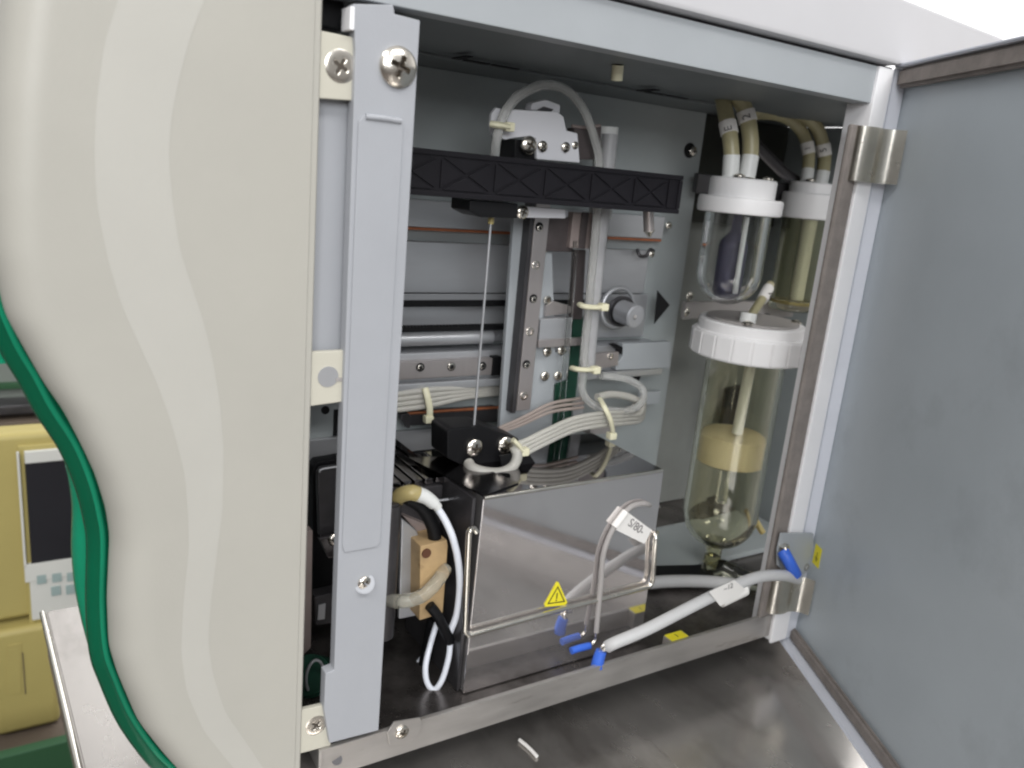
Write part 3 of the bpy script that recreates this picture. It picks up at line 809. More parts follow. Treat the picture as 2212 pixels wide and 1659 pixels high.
# ================================================================== NEEDLE PORT BLOCK
nb = thing('needle_port', (.19, .06, BZ1), 'black block with two shiny screws standing on the steel box where the needle enters', 'needle port')
pb = [(966, 932), (978, 925), (1046, 922), (1122, 948), (1110, 1000), (1060, 1010), (1000, 1006), (966, 990)]
obj('block', pprism(pb, .0560, .074, .0010), 'black', nb)
obj('back_plate', pprism([(962, 936), (975, 922), (1040, 919), (1040, 940), (962, 990)], .0745, .0760, .0005), 'alu', nb)
obj('lower_shield', pprism([(1080, 985), (1140, 975), (1165, 1012), (1140, 1022), (1085, 1015)], .0480, .0495, .0004), 'rubber', nb)
screw(nb, at(1024, 967, .0555), .0043, SC_PAN, .2)
screw(nb, at(1091, 961, .0555), .0042, SC_PAN, .9)
obj('fitting', cyl(at(1065, 944, .066), at(1088, 940, .072), .0026, 16), 'frost', nb)

# ================================================================== LEFT LOWER PARTS
dk = thing('pump_housing', (.125, .09, FL), 'dark rounded housing behind the front post at the left', 'housing')
obj('rear_frame', pprism([(676, 1010), (684, 998), (790, 980), (868, 972), (868, 1300), (676, 1340)], .1000, .1080, .001), 'black', dk)
obj('front_cover', pprism([(686, 1024), (694, 1012), (800, 996), (800, 1130), (690, 1160)], .0920, .0960, .001), 'darkgrey', dk)
obj('cover_highlight', tube([at(690, 1020, .0915), at(698, 1013, .0915), at(760, 1004, .0915)], .0006, 8, 4), 'alu', dk)
obj('lower_bracket', pprism([(690, 1165), (752, 1150), (752, 1205), (708, 1206)], .084, .088, .0006), 'steeld', dk)
screw(dk, at(722, 1166, .0835), .003, SC_PAN, .3)
obj('beige_strip', pprism([(652, 1150), (676, 1146), (672, 1400), (650, 1420)], .078, .084, .0005), 'pink', dk)
obj('valve_block', pprism([(680, 1290), (745, 1275), (740, 1345), (682, 1352)], .076, .084, .0008), 'darkgrey', dk)
obj('pale_fitting', pprism([(688, 1308), (704, 1304), (702, 1338), (686, 1340)], .0750, .0758, .0003), 'alu', dk)
cb = thing('fan_coil', at(680, 1500, .05), 'dark green coil with a bright rim low behind the beige tabs', 'coil')
obj('coil_body', cyl(at(668, 1460, .050), at(690, 1462, .060), .0095, 28, bev=.001), 'pcb', cb)
p = at(680, 1462, .047)
obj('coil_rim', tube([p + Vector((math.cos(t) * .004, 0, math.sin(t) * .0085)) for t in [2 * math.pi * k / 30 for k in range(31)]], .0007, 8, 0), 'alu', cb)

sb = thing('vial_tray', (.15, .07, -.138), 'dull ridged metal tray top between the front post and steel box', 'tray')
bm = bmesh.new()
z = -.1385
for k in range(5):
    box(.141 + k * .0055, .1455 + k * .0055, .050, .112, z - .003, z, .0006, bm=bm)
obj('ridged_top', bm, 'steeld', sb)
obj('tray_body', box(.140, .166, .048, .112, -.20, z - .0032, .0008), 'darkgrey', sb)
obj('tray_edge', tube([at(944, 1082, .045), at(985, 1076, .045)], .0007, 8, 0), 'alu', sb)

bk = thing('mounting_plate', at(880, 1310, .040), 'light grey folded metal plate standing beside the tan block', 'metal plate')
pp = [(866, 1118), (900, 1146), (906, 1160), (900, 1330), (862, 1338), (868, 1130)]
obj('plate', pprism(pp, .0400, .0425, .0006), 'alu', bk)
obj('plate_top', pprism([(868, 1112), (938, 1140), (936, 1152), (900, 1150)], .044, .060, .0005), 'pink', bk)

tb = thing('terminal_block', at(932, 1335, .036), 'tan resin block with a round hole and black tube entering its top', 'terminal block')
obj('block', pprism([(908, 1180), (966, 1166), (968, 1180), (957, 1325), (906, 1341)], .0300, .044, .0006), 'tan', tb)
obj('bore', cyl(at(922, 1196, .0293), at(922, 1196, .0293) + Vector((0, .001, 0)), .0022, 24), 'brownhole', tb)
ph = thing('motor_cylinder', at(850, 1100, .06), 'dark cylinder beside the front post near the amber elbow', 'cylinder')
c_ = at(838, 1150, .034)
obj('cylinder_body', cyl((c_.x, .034, -.205), (c_.x, .034, -.1395), .0052, 28, bev=.001), 'darkgrey', ph)

# ================================================================== HOSES AND WIRES
def hose(name, pts, r, m, label, cat='hose', group=None, sm=10, seg=14, flat=1):
    o = obj(name, tube(pts, r, seg, sm, flat=flat), m); return tag(o, label, cat, group)

hose('black_hose', [at(880, 1075, .036), at(905, 1090, .035), at(925, 1115, .034), at(937, 1145, .034), at(940, 1180, .035), at(939, 1200, .037)], .0031, 'rubber', 'thick black hose bending down into the tan block')
el = thing('elbow_fitting', at(905, 1090, .03), 'amber elbow hose with a milky ferrule above the tan block', 'hose fitting')
obj('elbow', tube([at(852, 1088, .040), at(862, 1072, .034), at(885, 1064, .030), at(905, 1068, .029)], .0034, 16, 8), 'amber', el)
obj('ferrule', tube([at(902, 1067, .029), at(920, 1074, .0285), at(938, 1088, .028)], .0033, 16, 6, rads=(.0034, .0028)), 'frost', el)
obj('ferrule_nose', tube([at(937, 1086, .028), at(946, 1096, .028)], .0021, 14, 3), 'frost', el)
hose('thin_white_tube', [at(942, 1093, .028), at(962, 1125, .027), at(979, 1165, .026), at(990, 1215, .026), at(993, 1270, .0265), at(987, 1325, .027), at(974, 1360, .029), at(966, 1376, .032)], .00165, 'ptfeb', 'thin white tube bowing down from the amber elbow beside the steel box')
hose('thin_white_tube', [at(944, 1345, .038), at(930, 1390, .036), at(919, 1440, .033), at(923, 1475, .031), at(938, 1490, .029), at(955, 1468, .028), at(968, 1425, .028), at(972, 1392, .029), at(970, 1365, .031)], .0014, 'ptfeb', 'thin white tube looped like a teardrop below the black sleeve')
hose('thin_white_tube', [at(700, 1470, .06), at(830, 1474, .055), at(860, 1466, .053), at(890, 1446, .052), at(912, 1420, .052)], .0013, 'ptfeb', 'dim thin tube curving out low beside the front post')
hose('clear_hose', [at(800, 1280, .040), at(838, 1296, .0300), at(880, 1297, .0245), at(915, 1285, .0235), at(945, 1255, .0245), at(962, 1228, .030)], .0030, 'silic', 'clear soft hose sweeping across the face of the tan block')
hose('black_sleeve', [at(928, 1308, .0275), at(945, 1330, .0265), at(960, 1360, .0275), at(972, 1385, .029)], .0024, 'rubber', 'black rubber sleeve pointing down across the tan block corner')
hose('black_lead', [at(935, 1335, .045), at(925, 1390, .047), at(915, 1440, .049), at(905, 1500, .05)], .0028, 'rubber', 'black lead running down below the tan block')
hose('needle_hose', [at(1068, 348, .064), at(1071, 310, .0610), at(1079, 275, .0600), at(1095, 236, .0610), at(1125, 204, .0640), at(1175, 184, .068), at(1225, 196, .071), at(1262, 240, .072), at(1284, 300, .072), at(1294, 350, .072), at(1290, 460, .073), at(1281, 560, .074), at(1272, 662, .074), at(1262, 760, .074), at(1262, 800, .074), at(1257, 838, .074), at(1272, 868, .075), at(1310, 886, .076), at(1360, 886, .079), at(1388, 866, .084), at(1386, 838, .090), at(1350, 818, .094), at(1300, 812, .096)], .0022, 'thinhose', 'long milky hose arching over the white bracket and coiling at the bottom', sm=10)
hose('tube_sheath', [at(1318, 290, .0805), at(1309, 380, .0800), at(1298, 480, .079), at(1287, 580, .078), at(1279, 662, .077), at(1273, 730, .077), at(1268, 795, .077)], .0042, 'sheath', 'thick upright milky sheath held by two cable ties')
hose('coiled_tube', [at(1290, 858, .086), at(1320, 852, .090), at(1360, 858, .092), at(1384, 872, .090), at(1380, 892, .086), at(1340, 900, .082)], .0022, 'ptfe', 'short milky tube coil behind the cable tie')
for k in range(4):
    dz = k * .0023
    hose('flat_tube_strand', [at(1108, 962, .053) - Vector((0, 0, dz * .8)), at(1135, 952, .052) - Vector((0, 0, dz)), at(1180, 930, .054) - Vector((0, 0, dz)), at(1240, 904, .059) - Vector((0, 0, dz)), at(1300, 893, .067) - Vector((0, 0, dz)), at(1350, 890, .078) - Vector((0, 0, dz)), at(1384, 886, .088) - Vector((0, 0, dz)), at(1392, 870, .098) - Vector((0, 0, dz)), at(1370, 858, .106) - Vector((0, 0, dz))], .0013, 'ptfe', ['topmost', 'second from top', 'third from top', 'lowest'][k] + ' milky strand of the flat tube bundle above the steel box', 'hose', 'strands of the flat tube bundle')
hose('port_hose', [at(1012, 1000, .054), at(1022, 1012, .049), at(1048, 1020, .0455), at(1080, 1021, .045), at(1105, 1010, .0455), at(1117, 988, .047), at(1112, 966, .050)], .0026, 'ptfe', 'short milky hose looping below the black needle block')
for k in range(4):
    dz = k * .0028
    hose('rear_tube', [at(760, 862, .108) - Vector((0, 0, dz)), at(868, 850, .1045) - Vector((0, 0, dz)), at(930, 842, .104) - Vector((0, 0, dz)), at(1010, 838, .106) - Vector((0, 0, dz * .6)), at(1090, 836, .112) - Vector((0, 0, dz * .4))], .0016, 'ptfe', ['topmost', 'second from top', 'third from top', 'lowest'][k] + ' tube of the bundle hanging below the horizontal rail', 'hose', 'tubes of the bundle below the horizontal rail')
for k in range(3):
    hose('pink_wire', [at(1078, 925 + k * 5, .070), at(1130, 902 + k * 7, .074), at(1190, 872 + k * 9, .078), at(1260, 860 + k * 10, .082)], .0009, 'pinkwire', ['upper', 'middle', 'lower'][k] + ' of three thin pinkish wires behind the needle block', 'wire', 'pinkish wires')

def tie(pts, head, label, w=.0011, r=None):
    t = thing('cable_tie', Vector(head), label, 'cable tie', 'yellowed nylon cable ties')
    obj('strap', tube(pts, w, 10, 6, flat=1.4), 'tie', t)
    hp_ = Vector(head)
    obj('lock_head', box(hp_.x - .0024, hp_.x + .0024, hp_.y - .0022, hp_.y + .0022, hp_.z - .0020, hp_.z + .0020, .0007), 'tie', t)
    return t
tie([at(1253, 658, .073), at(1262, 662, .0685), at(1285, 664, .068), at(1300, 663, .070)], at(1303, 663, .0695), 'upper yellowed cable tie round the upright sheath', .0014)
tie([at(1236, 795, .074), at(1248, 798, .069), at(1268, 799, .068), at(1284, 798, .070)], at(1286, 799, .0695), 'lower yellowed cable tie round the upright sheath', .0014)
tie([at(1296, 862, .0740), at(1306, 880, .0650), at(1318, 905, .0635), at(1324, 932, .066)], at(1321, 941, .067), 'yellowed cable tie hanging round the tube coil at right')
tie([at(1108, 950, .0480), at(1118, 960, .0475), at(1128, 972, .048)], at(1131, 975, .049), 'yellowed cable tie at the left end of the flat tube bundle', .0013)
tie([at(918, 838, .1020), at(924, 860, .1000), at(928, 882, .0995), at(928, 900, .1000)], at(925, 905, .100), 'yellowed cable tie hanging round the bundle below the horizontal rail', .0013)
tie([at(1060, 268, .0590), at(1076, 270, .0570), at(1098, 274, .0580)], at(1098, 274, .0590), 'yellowed cable tie on the left arm of the white bracket', .0015)

# ---- wire with paper flag
gw = thing('grey_wire', at(1290, 1380, .012), 'thin grey wire with a white paper flag in front of the steel box', 'wire')
obj('insulation', tube([at(1420, 1094, .030), at(1400, 1090, .0190), at(1385, 1088, .0178), at(1362, 1096, .0177), at(1338, 1122, .0176), at(1318, 1155, .0175), at(1303, 1200, .0173), at(1298, 1260, .0168), at(1292, 1320, .0160), at(1288, 1366, .0150)], .00135, 12, 10), 'wire', gw)
obj('bare_end', tube([at(1288, 1364, .0150), at(1287, 1380, .0150), at(1280, 1391, .0148), at(1270, 1396, .0145)], .0009, 10, 6), 'chrome', gw)
obj('terminal_sleeve', tube([at(1274, 1395, .0145), at(1252, 1400, .0148), at(1234, 1406, .0150)], .0018, 12, 4), 'blue', gw)
fp = [at(*q, .0172) for q in ((1351, 1103), (1408, 1145), (1392, 1175), (1325, 1142))]
bm = bmesh.new(); f = bm.faces.new([bm.verts.new(v) for v in fp]); r = bmesh.ops.extrude_face_region(bm, geom=[f])
for g in r['geom']:
    if isinstance(g, bmesh.types.BMVert): g.co.y += .0002
flag = obj('paper_flag', bm, 'paper', gw, smooth=False)
obj('flag_wrap', tube([at(1352, 1105, .0172), at(1327, 1138, .0171)], .0019, 14, 3), 'paper', gw)
u = (fp[1] - fp[0]).normalized()
text('S/80-', (fp[0] + fp[1] + fp[2] + fp[3]) / 4 - Vector((0, .0002, 0)) + u * .001 + Vector((.0005, 0, .0012)), u, Vector((-u.z, 0, u.x)), .0062, flag, 'pencil')

# ---- earth cable from rail to door
ec = thing('earth_cable', at(1500, 1330, 0), 'light grey earth cable with blue crimp terminals running from rail to door jamb', 'cable')
YC = -.004
cp = [at(1312, 1397, .002), at(1330, 1388, -.001), at(1400, 1358, -.005), at(1500, 1307, -.008), at(1580, 1268, -.009), at(1640, 1246, -.010), at(1690, 1243, -.011), at(1722, 1250, -.010)]
obj('cable_jacket', tube(cp, .0030, 16, 10), 'cable', ec)
obj('bare_strands', tube([at(1316, 1394, .001), at(1306, 1398, .002), at(1300, 1408, .003)], .0017, 12, 5), 'chrome', ec)
obj('terminal_sleeve', tube([at(1299, 1406, .003), at(1293, 1424, .003), at(1290, 1440, .003)], .0031, 14, 4, rads=(.0027, .0032)), 'blue', ec)
obj('terminal_sleeve', tube([at(1692, 1192, -.006), at(1700, 1206, -.009), at(1712, 1228, -.011), at(1718, 1240, -.011)], .0034, 14, 4), 'blue', ec)
obj('ring_terminal', tube([at(1690, 1180, -.0055), at(1694, 1194, -.0065)], .0026, 12, 3, flat=.5), 'chrome', ec)
lb = [at(*q, -.0125) for q in ((1532, 1279), (1587, 1253), (1608, 1271), (1612, 1282), (1556, 1309), (1546, 1297))]
bm = bmesh.new(); f = bm.faces.new([bm.verts.new(v) for v in lb]); r = bmesh.ops.extrude_face_region(bm, geom=[f])
for g in r['geom']:
    if isinstance(g, bmesh.types.BMVert): g.co.y += .0003
lab = obj('paper_flag', bm, 'paper', ec, smooth=False)
obj('flag_wrap', tube([at(1556, 1297, -.0085), at(1608, 1272, -.0095)], .0036, 16, 3), 'paper', ec)
u = (lb[1] - lb[0]).normalized()
text('~12', (lb[0] + lb[1] + lb[2]) / 3 - Vector((0, .0002, 0)) + Vector((-.001, 0, 0)), u, Vector((-u.z, 0, u.x)), .0040, lab, 'pencil')

hose('white_duct', [atz(1380, 1262, FL + .005), atz(1440, 1256, FL + .005), atz(1520, 1256, FL + .005), atz(1580, 1262, FL + .0045), atz(1620, 1272, FL + .0045)], .0038, 'cable', 'pale grey cable on the tray floor behind the steel box', 'cable')
gk = [atz(*q, FL + .0045) for q in ((1405, 1222), (1500, 1220), (1588, 1216), (1622, 1246), (1600, 1250), (1500, 1246), (1405, 1244))]
bm = bmesh.new(); f = bm.faces.new([bm.verts.new(v) for v in gk]); r = bmesh.ops.extrude_face_region(bm, geom=[f])
for g in r['geom']:
    if isinstance(g, bmesh.types.BMVert): g.co.z -= .0042
obj_ = obj('black_wedge', bm, 'rubber'); tag(obj_, 'black wedge shaped gasket on the tray floor behind the steel box', 'slab')  # flat black wedge laid on the tray floor
y_ = gk[1].y + .0008
obj('rear_plate', box(.279, .4700, y_, BW - .0006, FL + .0005, FL + .0042, .0005), 'wall', cab)

# ================================================================== TRAP BOTTLES
def tangent_cyl(pl, prr, Yc):
    """vertical cylinder seen between two picture points, axis at depth Yc"""
    a, b = ray(*pl), ray(*prr)
    ta, tb = math.atan2(a.x, a.y), math.atan2(b.x, b.y)
    mid, half = (ta + tb) / 2, (tb - ta) / 2
    dist = (Yc + D) / math.cos(mid)
    return (Yc + D) * math.tan(mid), dist * math.sin(half)

def capsule(cx, cy, r, ztop, zbot, th, round_=True, spout=None):
    prof_o, prof_i = [], []
    if round_:
        prof_o.append((r, ztop)); 
        for k in range(7): prof_o.append((r, ztop + (zbot + r - ztop) * (k + 1) / 7))
        for k in range(1, 11):
            a = math.pi / 2 * k / 10; prof_o.append((r * math.cos(a) if k < 10 else 0, zbot + r - r * math.sin(a)))
        ri = r - th
        prof_i.append((0, zbot + th))
        for k in range(9, -1, -1):
            a = math.pi / 2 * k / 10; prof_i.append((ri * math.cos(a), zbot + r - ri * math.sin(a)))
        for k in range(7): prof_i.append((ri, zbot + r + (ztop - zbot - r) * (k + 1) / 7))
    else:
        c = .003
        prof_o = [(r, ztop), (r, (ztop + zbot) / 2), (r, zbot + c), (r - c * .3, zbot + c * .3), (r - c, zbot), (0, zbot)]
        ri = r - th
        prof_i = [(0, zbot + th * 1.5), (ri - c, zbot + th * 1.5), (ri, zbot + th * 1.5 + c), (ri, (ztop + zbot) / 2), (ri, ztop)]
    return lathe(prof_o + prof_i, cx, cy, 64, closed=True)

def lid_prof(r, z0, z1, r2=None, z2=None):
    p = [(0, z0), (r - .0015, z0), (r - .0004, z0 + .0004), (r, z0 + .0016), (r, z1 - .0016), (r - .0004, z1 - .0004), (r - .0016, z1)]
    if r2: p += [(r2 + .0002, z1), (r2, z1 + .0004), (r2, z2 - .0008), (r2 - .0008, z2)]
    p.append((0, p[-1][1]))
    return p

# big trap
Yb = .060
cxb, rb = tangent_cyl((1492, 748), (1742, 768), Yb)
zt_, zb_ = at(1587, 747, Yb - rb).z, at(1600, 806, Yb - rb).z
cj, rj = tangent_cyl((1496, 990), (1664, 1000), Yb)
big = thing('trap_bottle', (cxb, Yb, FL + .02), 'largest round bottomed glass trap bottle with wide white cap and cream float inside', 'trap bottle', 'glass trap bottles in the right recess')
lidb = obj('cap', lathe(lid_prof(rb, zb_, zt_, rb * .93, zt_ + .006), cxb, Yb, 72), 'lid', big)
bm = bmesh.new()
for k in range(20):
    a = 2 * math.pi * k / 20
    c = Vector((cxb + (rb + .0001) * math.cos(a), Yb + (rb + .0001) * math.sin(a), (zb_ + zt_) / 2))
    n_ = Vector((math.cos(a), math.sin(a), 0)); t_ = Vector((-math.sin(a), math.cos(a), 0))
    quadbox(c, t_, UZ, n_, .0095, (zt_ - zb_) * .86, .0012, .0004, bm)
obj('cap_grip', bm, 'lid', lidb)
zjb = at(1540, 1200, Yb - .01).z
xb_ = cxb
obj('glass_jar', capsule(xb_, Yb, rj, zb_ - .0004, zjb, .0028), 'glassy', big)
zf1, zf0 = at(1575, 966, Yb - .02).z, at(1575, 1030, Yb - .02).z
obj('float', lathe([(0, zf0), (rj * .8, zf0), (rj * .86, zf0 + .001), (rj * .86, zf1 - .001), (rj * .8, zf1), (0, zf1 + .0008)], xb_, Yb, 40), 'foam', big)
obj('inlet_tube', cyl((xb_ - .004, Yb - .006, zf1 + .002), (xb_ - .002, Yb - .006, zb_ + .001), .0032, 20), 'frost', big)
obj('lower_tube', cyl((xb_, Yb, zjb + .03), (xb_, Yb, zf0 - .0005), .0028, 20), 'clearplastic', big)
obj('spout', lathe([(.0075, zjb + .003), (.0052, zjb - .002), (.0048, zjb - .012), (.0036, zjb - .012), (.0040, zjb + .0)], xb_, Yb, 28), 'glassy2', big)
obj('side_port', tube([Vector((xb_ + rj * .93, Yb - .004, at(1620, 1095, Yb).z)), Vector((xb_ + rj * 1.12, Yb - .006, at(1650, 1105, Yb).z)), Vector((xb_ + rj * 1.45, Yb - .008, at(1690, 1125, Yb).z))], .0020, 14, 6), 'amber', big)
screw(big, (xb_ - rb * .62, Yb - rb * .45, zt_ + .0075), .0032, SC_PAN, 0, tilt=(R(-90), 0, 0))
screw(big, (xb_ + rb * .62, Yb - rb * .45, zt_ + .0075), .0032, SC_PAN, 0, tilt=(R(-90), 0, 0))
obj('cap_plate', lathe([(0, zt_ + .0062), (rb * .80, zt_ + .0062), (rb * .80, zt_ + .0074), (0, zt_ + .0074)], xb_, Yb, 48), 'wire', big)
obj('neck_tube', cyl(at(1606, 738, .050), at(1618, 676, .051), .0046, 22), 'frost', big)

hose('drain_hose', [Vector((xb_, Yb, zjb - .006)), Vector((xb_, Yb, zjb - .016)), Vector((xb_ + .002, Yb - .008, FL + .010)), Vector((xb_ + .012, Yb - .022, FL + .006)), Vector((xb_ + .024, Yb - .030, FL + .006)), Vector((xb_ + .036, Yb - .020, FL + .006))], .0052, 'glassy2', 'yellowish clear drain hose curling on the tray below the largest trap')

# small front trap
Ys = .060
cxs, rs = tangent_cyl((1506, 440), (1692, 450), Ys)
zs1, zs0 = at(1507, 418, Ys - .01).z, at(1506, 456, Ys - .01).z
zs2 = at(1545, 378, Ys - .01).z
cj2, rj2 = tangent_cyl((1509, 600), (1652, 605), Ys)
sm_ = thing('trap_bottle', (cxs, Ys, zs0 - .06), 'clear round bottomed glass trap with a dark violet filter under a stepped white cap', 'trap bottle', 'glass trap bottles in the right recess')
obj('cap', lathe(lid_prof(rs, zs0, zs1, rs * .78, zs2), cxs, Ys, 64), 'lid', sm_)
zj2 = at(1563, 664, Ys - .01).z
xs_ = cxs
obj('glass_jar', capsule(xs_, Ys, rj2, zs0 - .0004, zj2, .0028), 'glass', sm_)
za, zb2 = at(1580, 500, Ys).z, at(1570, 640, Ys).z
obj('filter', lathe([(0, zb2), (rj2 * .38, zb2), (rj2 * .44, zb2 + .003), (rj2 * .44, za - .008), (rj2 * .40, za - .005), (rj2 * .16, za), (rj2 * .12, zs0), (0, zs0)], xs_, Ys, 36), 'purple', sm_)
obj('inner_rod', cyl((xs_ - rj2 * .3, Ys - rj2 * .62, zb2 + .004), (xs_ - rj2 * .3, Ys - rj2 * .62, zs0 - .001), .0014, 12), 'frost', sm_)
for sx in (-.62, .62): screw(sm_, (xs_ + rs * .78 * sx, Ys - rs * .3, zs2 + .0008), .0030, SC_PAN, 0, tilt=(R(-90), 0, 0))

# right rear trap
Yr = .098
cxr, rr_ = tangent_cyl((1694, 450), (1813, 452), Yr)
cxr, rr_ = tangent_cyl((1684, 450), (1813, 452), Yr)
zr1, zr0 = at(1700, 412, Yr - .01).z, at(1700, 470, Yr - .01).z
zr2 = at(1720, 400, Yr - .01).z
rt = thing('trap_bottle', (cxr, Yr, zr0 - .06), 'yellowed flat bottomed glass trap beside the door jamb', 'trap bottle', 'glass trap bottles in the right recess')
obj('cap', lathe(lid_prof(rr_, zr0, zr1, rr_ * .80, zr2 + .003), cxr, Yr, 64), 'lid', rt)
cj3, rj3 = tangent_cyl((1692, 600), (1798, 605), Yr)
zj3 = at(1715, 676, Yr - .01).z
obj('glass_jar', capsule(cxr, Yr, rj3, zr0 - .0004, zj3, .003, False), 'glassy2', rt)
obj('inner_tube', cyl((cxr - .002, Yr - .004, zj3 + .008), (cxr - .002, Yr - .004, zr0), rj3 * .30, 24), 'frost', rt)
obj('residue', lathe([(0, zj3 + .0048), (rj3 - .0036, zj3 + .0048), (rj3 - .0036, zj3 + .0075), (0, zj3 + .0075)], cxr, Yr, 40), 'amber', rt)
screw(rt, (cxr - rr_ * .55, Yr - rr_ * .3, zr2 + .0038), .003, SC_PAN, 0, tilt=(R(-90), 0, 0))

# hoses above the caps with printed sleeves
def sleeved(pts, r, s, i, label):
    t = thing('sleeved_hose', pts[-1], label, 'hose', 'hoses above the trap caps')
    obj('hose_wall', tube(pts, r, 16, 8), 'olive', t)
    sp = spline(pts, 8); a, b = sp[i], sp[i + 4]
    obj('printed_sleeve', tube([a, (a + b) / 2, b], r * 1.12, 16, 3), 'paper', t)
    mid = (a + b) / 2
    n_ = (Vector((0, -D, 0)) - mid).normalized()
    tdir = (b - a).normalized()
    text(s, mid + n_ * r * 1.2, -tdir, n_.cross(-tdir), r * 1.35, t, 'pencil')
    obj('joint', cyl(pts[-1] + (pts[-2] - pts[-1]).normalized() * .012, pts[-1], r * 1.06, 18), 'frost', t)
    return t
zc = zs2
sleeved([at(1560, 205, .075), at(1566, 240, .0700), at(1576, 290, .064), at(1580, 340, .061), at(1577, 385, .060)], .0042, 'E', 12, 'left yellowed hose with a lettered sleeve above the front small trap')
sleeved([at(1592, 205, .068), at(1610, 240, .0650), at(1620, 290, .061), at(1620, 340, .059), at(1612, 385, .058)], .0044, '2', 8, 'right yellowed hose with a lettered sleeve above the front small trap')
sleeved([at(1600, 245, .115), at(1680, 248, .112), at(1725, 275, .108), at(1746, 320, .103), at(1745, 370, .100), at(1740, 405, .098)], .0038, '1', 22, 'left dim hose curving into the yellowed flat bottomed trap')
sleeved([at(1620, 238, .108), at(1710, 238, .106), at(1760, 270, .103), at(1780, 325, .100), at(1778, 370, .097), at(1770, 410, .096)], .0042, '5', 22, 'right dim hose curving into the yellowed flat bottomed trap')
o = at(1625, 215, .062)
obj_ = obj('hose_stub', tube([at(1628, 195, .062), at(1626, 218, .062)], .0030, 14, 3), 'olive'); tag(obj_, 'short pale hose stub poking out under the ceiling above the front small trap', 'hose')
mk = [at(1660, 622, .0745), at(1646, 648, .0690)]
t = thing('sleeved_hose', at(1640, 690, .08), 'yellowed hose with a small white sleeve behind the clear trap leading to the largest cap', 'hose', 'hoses above the trap caps')
obj('hose_wall', tube([at(1664, 614, .0765), at(1650, 640, .071), at(1630, 670, .060), at(1618, 690, .0515)], .0026, 14, 8), 'olive', t)
obj('printed_sleeve', tube(mk, .0034, 14, 3), 'paper', t)
text('8', (mk[0] + mk[1]) / 2 - Vector((0, .0037, 0)), Vector((0, 0, 1)), Vector((-1, 0, 0)), .006, t, 'ink')

# dark support brackets behind the traps
sbk = thing('trap_bracket', at(1620, 690, .11), 'dark metal bracket that carries the trap bottles', 'bracket')
obj('upper_arm', box(at(1505, 400, .112).x, .470, .112, .116, zs2 - .010, zs2 + .002, .001), 'darkgrey', sbk)
obj('arm_brace', tube([at(1630, 310, .118), at(1690, 370, .112), at(1730, 400, .106)], .004, 10, 4, flat=.4), 'darkgrey', sbk)
obj('lower_arm', box(at(1480, 670, .112).x, .470, .112, .116, at(1480, 690, .112).z, at(1480, 652, .112).z, .001), 'wire', sbk)
screw(sbk, at(1490, 640, .1115), .0030, SC_PAN, .2)
screw(sbk, at(1484, 675, .1115), .0024, SC_PAN, .2)
obj('spring_clip', tube([at(1638, 692, .075), at(1655, 682, .075), at(1668, 690, .075)], .0016, 10, 5), 'black', sbk)
dp = obj('dark_sponge', pbox((1562, 838), (1660, 915), .1410, .1495, .003), 'black'); tag(dp, 'dark square pad on the recess wall seen through the largest trap', 'pad')

# scrap of wire on the bench
a_, b_ = atz(1122, 1598, BENCH + .001), atz(1160, 1634, BENCH + .001)
ob = obj('plastic_scrap', tube([a_, (a_ + b_) / 2 + Vector((.0004, 0, 0)), b_], .0009, 8, 4), 'paper'); tag(ob, 'thin white plastic scrap lying on the stained bench', 'scrap')

# ================================================================== LIGHT
w = bpy.data.worlds.new('World'); S.world = w; w.use_nodes = True
n = w.node_tree.nodes; l = w.node_tree.links
bg = n['Background']
tc = n.new('ShaderNodeTexCoord'); sep = n.new('ShaderNodeSeparateXYZ'); l.new(tc.outputs['Generated'], sep.inputs[0])
ramp = n.new('ShaderNodeValToRGB')
mr = n.new('ShaderNodeMapRange'); mr.inputs['From Min'].default_value = -1; mr.inputs['From Max'].default_value = 1
l.new(sep.outputs['Z'], mr.inputs['Value']); l.new(mr.outputs['Result'], ramp.inputs['Fac'])
e = ramp.color_ramp.elements
e[0].position = .0; e[0].color = (.16, .14, .125, 1)
e[1].position = 1; e[1].color = (.95, .95, .97, 1)
x = e.new(.42); x.color = (.24, .22, .21, 1)
x = e.new(.55); x.color = (.50, .49, .48, 1)
x = e.new(.75); x.color = (.80, .80, .81, 1)
l.new(ramp.outputs['Color'], bg.inputs['Color']); bg.inputs['Strength'].default_value = .70

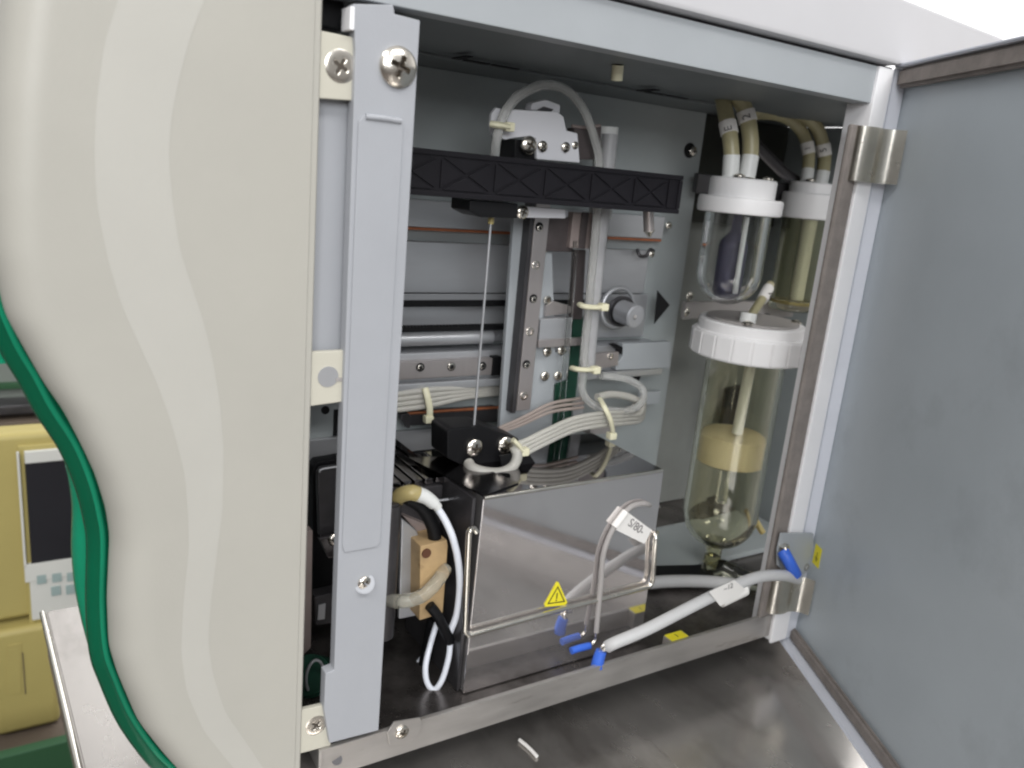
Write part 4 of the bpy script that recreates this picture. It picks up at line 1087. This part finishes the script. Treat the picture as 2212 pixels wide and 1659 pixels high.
def area(name, loc, target, sx, sy, power, col=(1, 1, 1)):
    d = bpy.data.lights.new(name, 'AREA'); d.shape = 'RECTANGLE'; d.size = sx; d.size_y = sy; d.energy = power; d.color = col
    o = bpy.data.objects.new(name, d); COL.objects.link(o); o.location = loc
    o.rotation_euler = (Vector(target) - Vector(loc)).to_track_quat('-Z', 'Y').to_euler()
    return o
area('ceiling_and_fill_lamp', (-1.0, -.75, 1.45), (.15, 0, -.1), 1.2, .35, 16, (1, .985, .96))
area('ceiling_and_fill_lamp', (.55, -1.3, 1.5), (.25, .05, -.1), 1.2, .35, 18, (1, .985, .97))
area('front_fill_lamp', (-.75, -2.2, .75), (.25, .05, -.05), 1.5, .9, 40, (.97, .985, 1))  # added broad fill lamp that brightens the open interior
area('ceiling_and_fill_lamp', (1.0, 1.2, 1.9), (1.9, 1.9, .7), 1.6, .3, 95, (1, 1, 1))  # added fill lamp that whitens the room walls beyond the cabinet

# ================================================================== CAMERA
cd = bpy.data.cameras.new('camera'); cam = bpy.data.objects.new('camera', cd); COL.objects.link(cam)
cd.sensor_width = 36; cd.lens = 3218 / 4096 * 36; cd.clip_start = .005; cd.clip_end = 50
rx = Vector((d1.x, d3.x, -d2.x)); ry = Vector((d1.y, d3.y, -d2.y)); rz = Vector((d1.z, d3.z, -d2.z))
m = Matrix((rx, -ry, -rz)).transposed().to_4x4(); m.translation = (0, -D, 0)
cam.matrix_world = m
cd.dof.use_dof = True; cd.dof.focus_distance = .345; cd.dof.aperture_fstop = 14
S.camera = cam
S.render.engine = 'CYCLES'
S.cycles.use_denoising = True
S.cycles.max_bounces = 14; S.cycles.transmission_bounces = 12; S.cycles.glossy_bounces = 6; S.cycles.transparent_max_bounces = 12
S.cycles.sample_clamp_indirect = 6
S.cycles.pixel_filter_type = 'BLACKMAN_HARRIS'; S.cycles.filter_width = 2.2
S.view_settings.view_transform = 'Standard'; S.view_settings.look = 'None'
S.view_settings.exposure = -.06; S.view_settings.gamma = 1; S.view_settings.use_curve_mapping = False
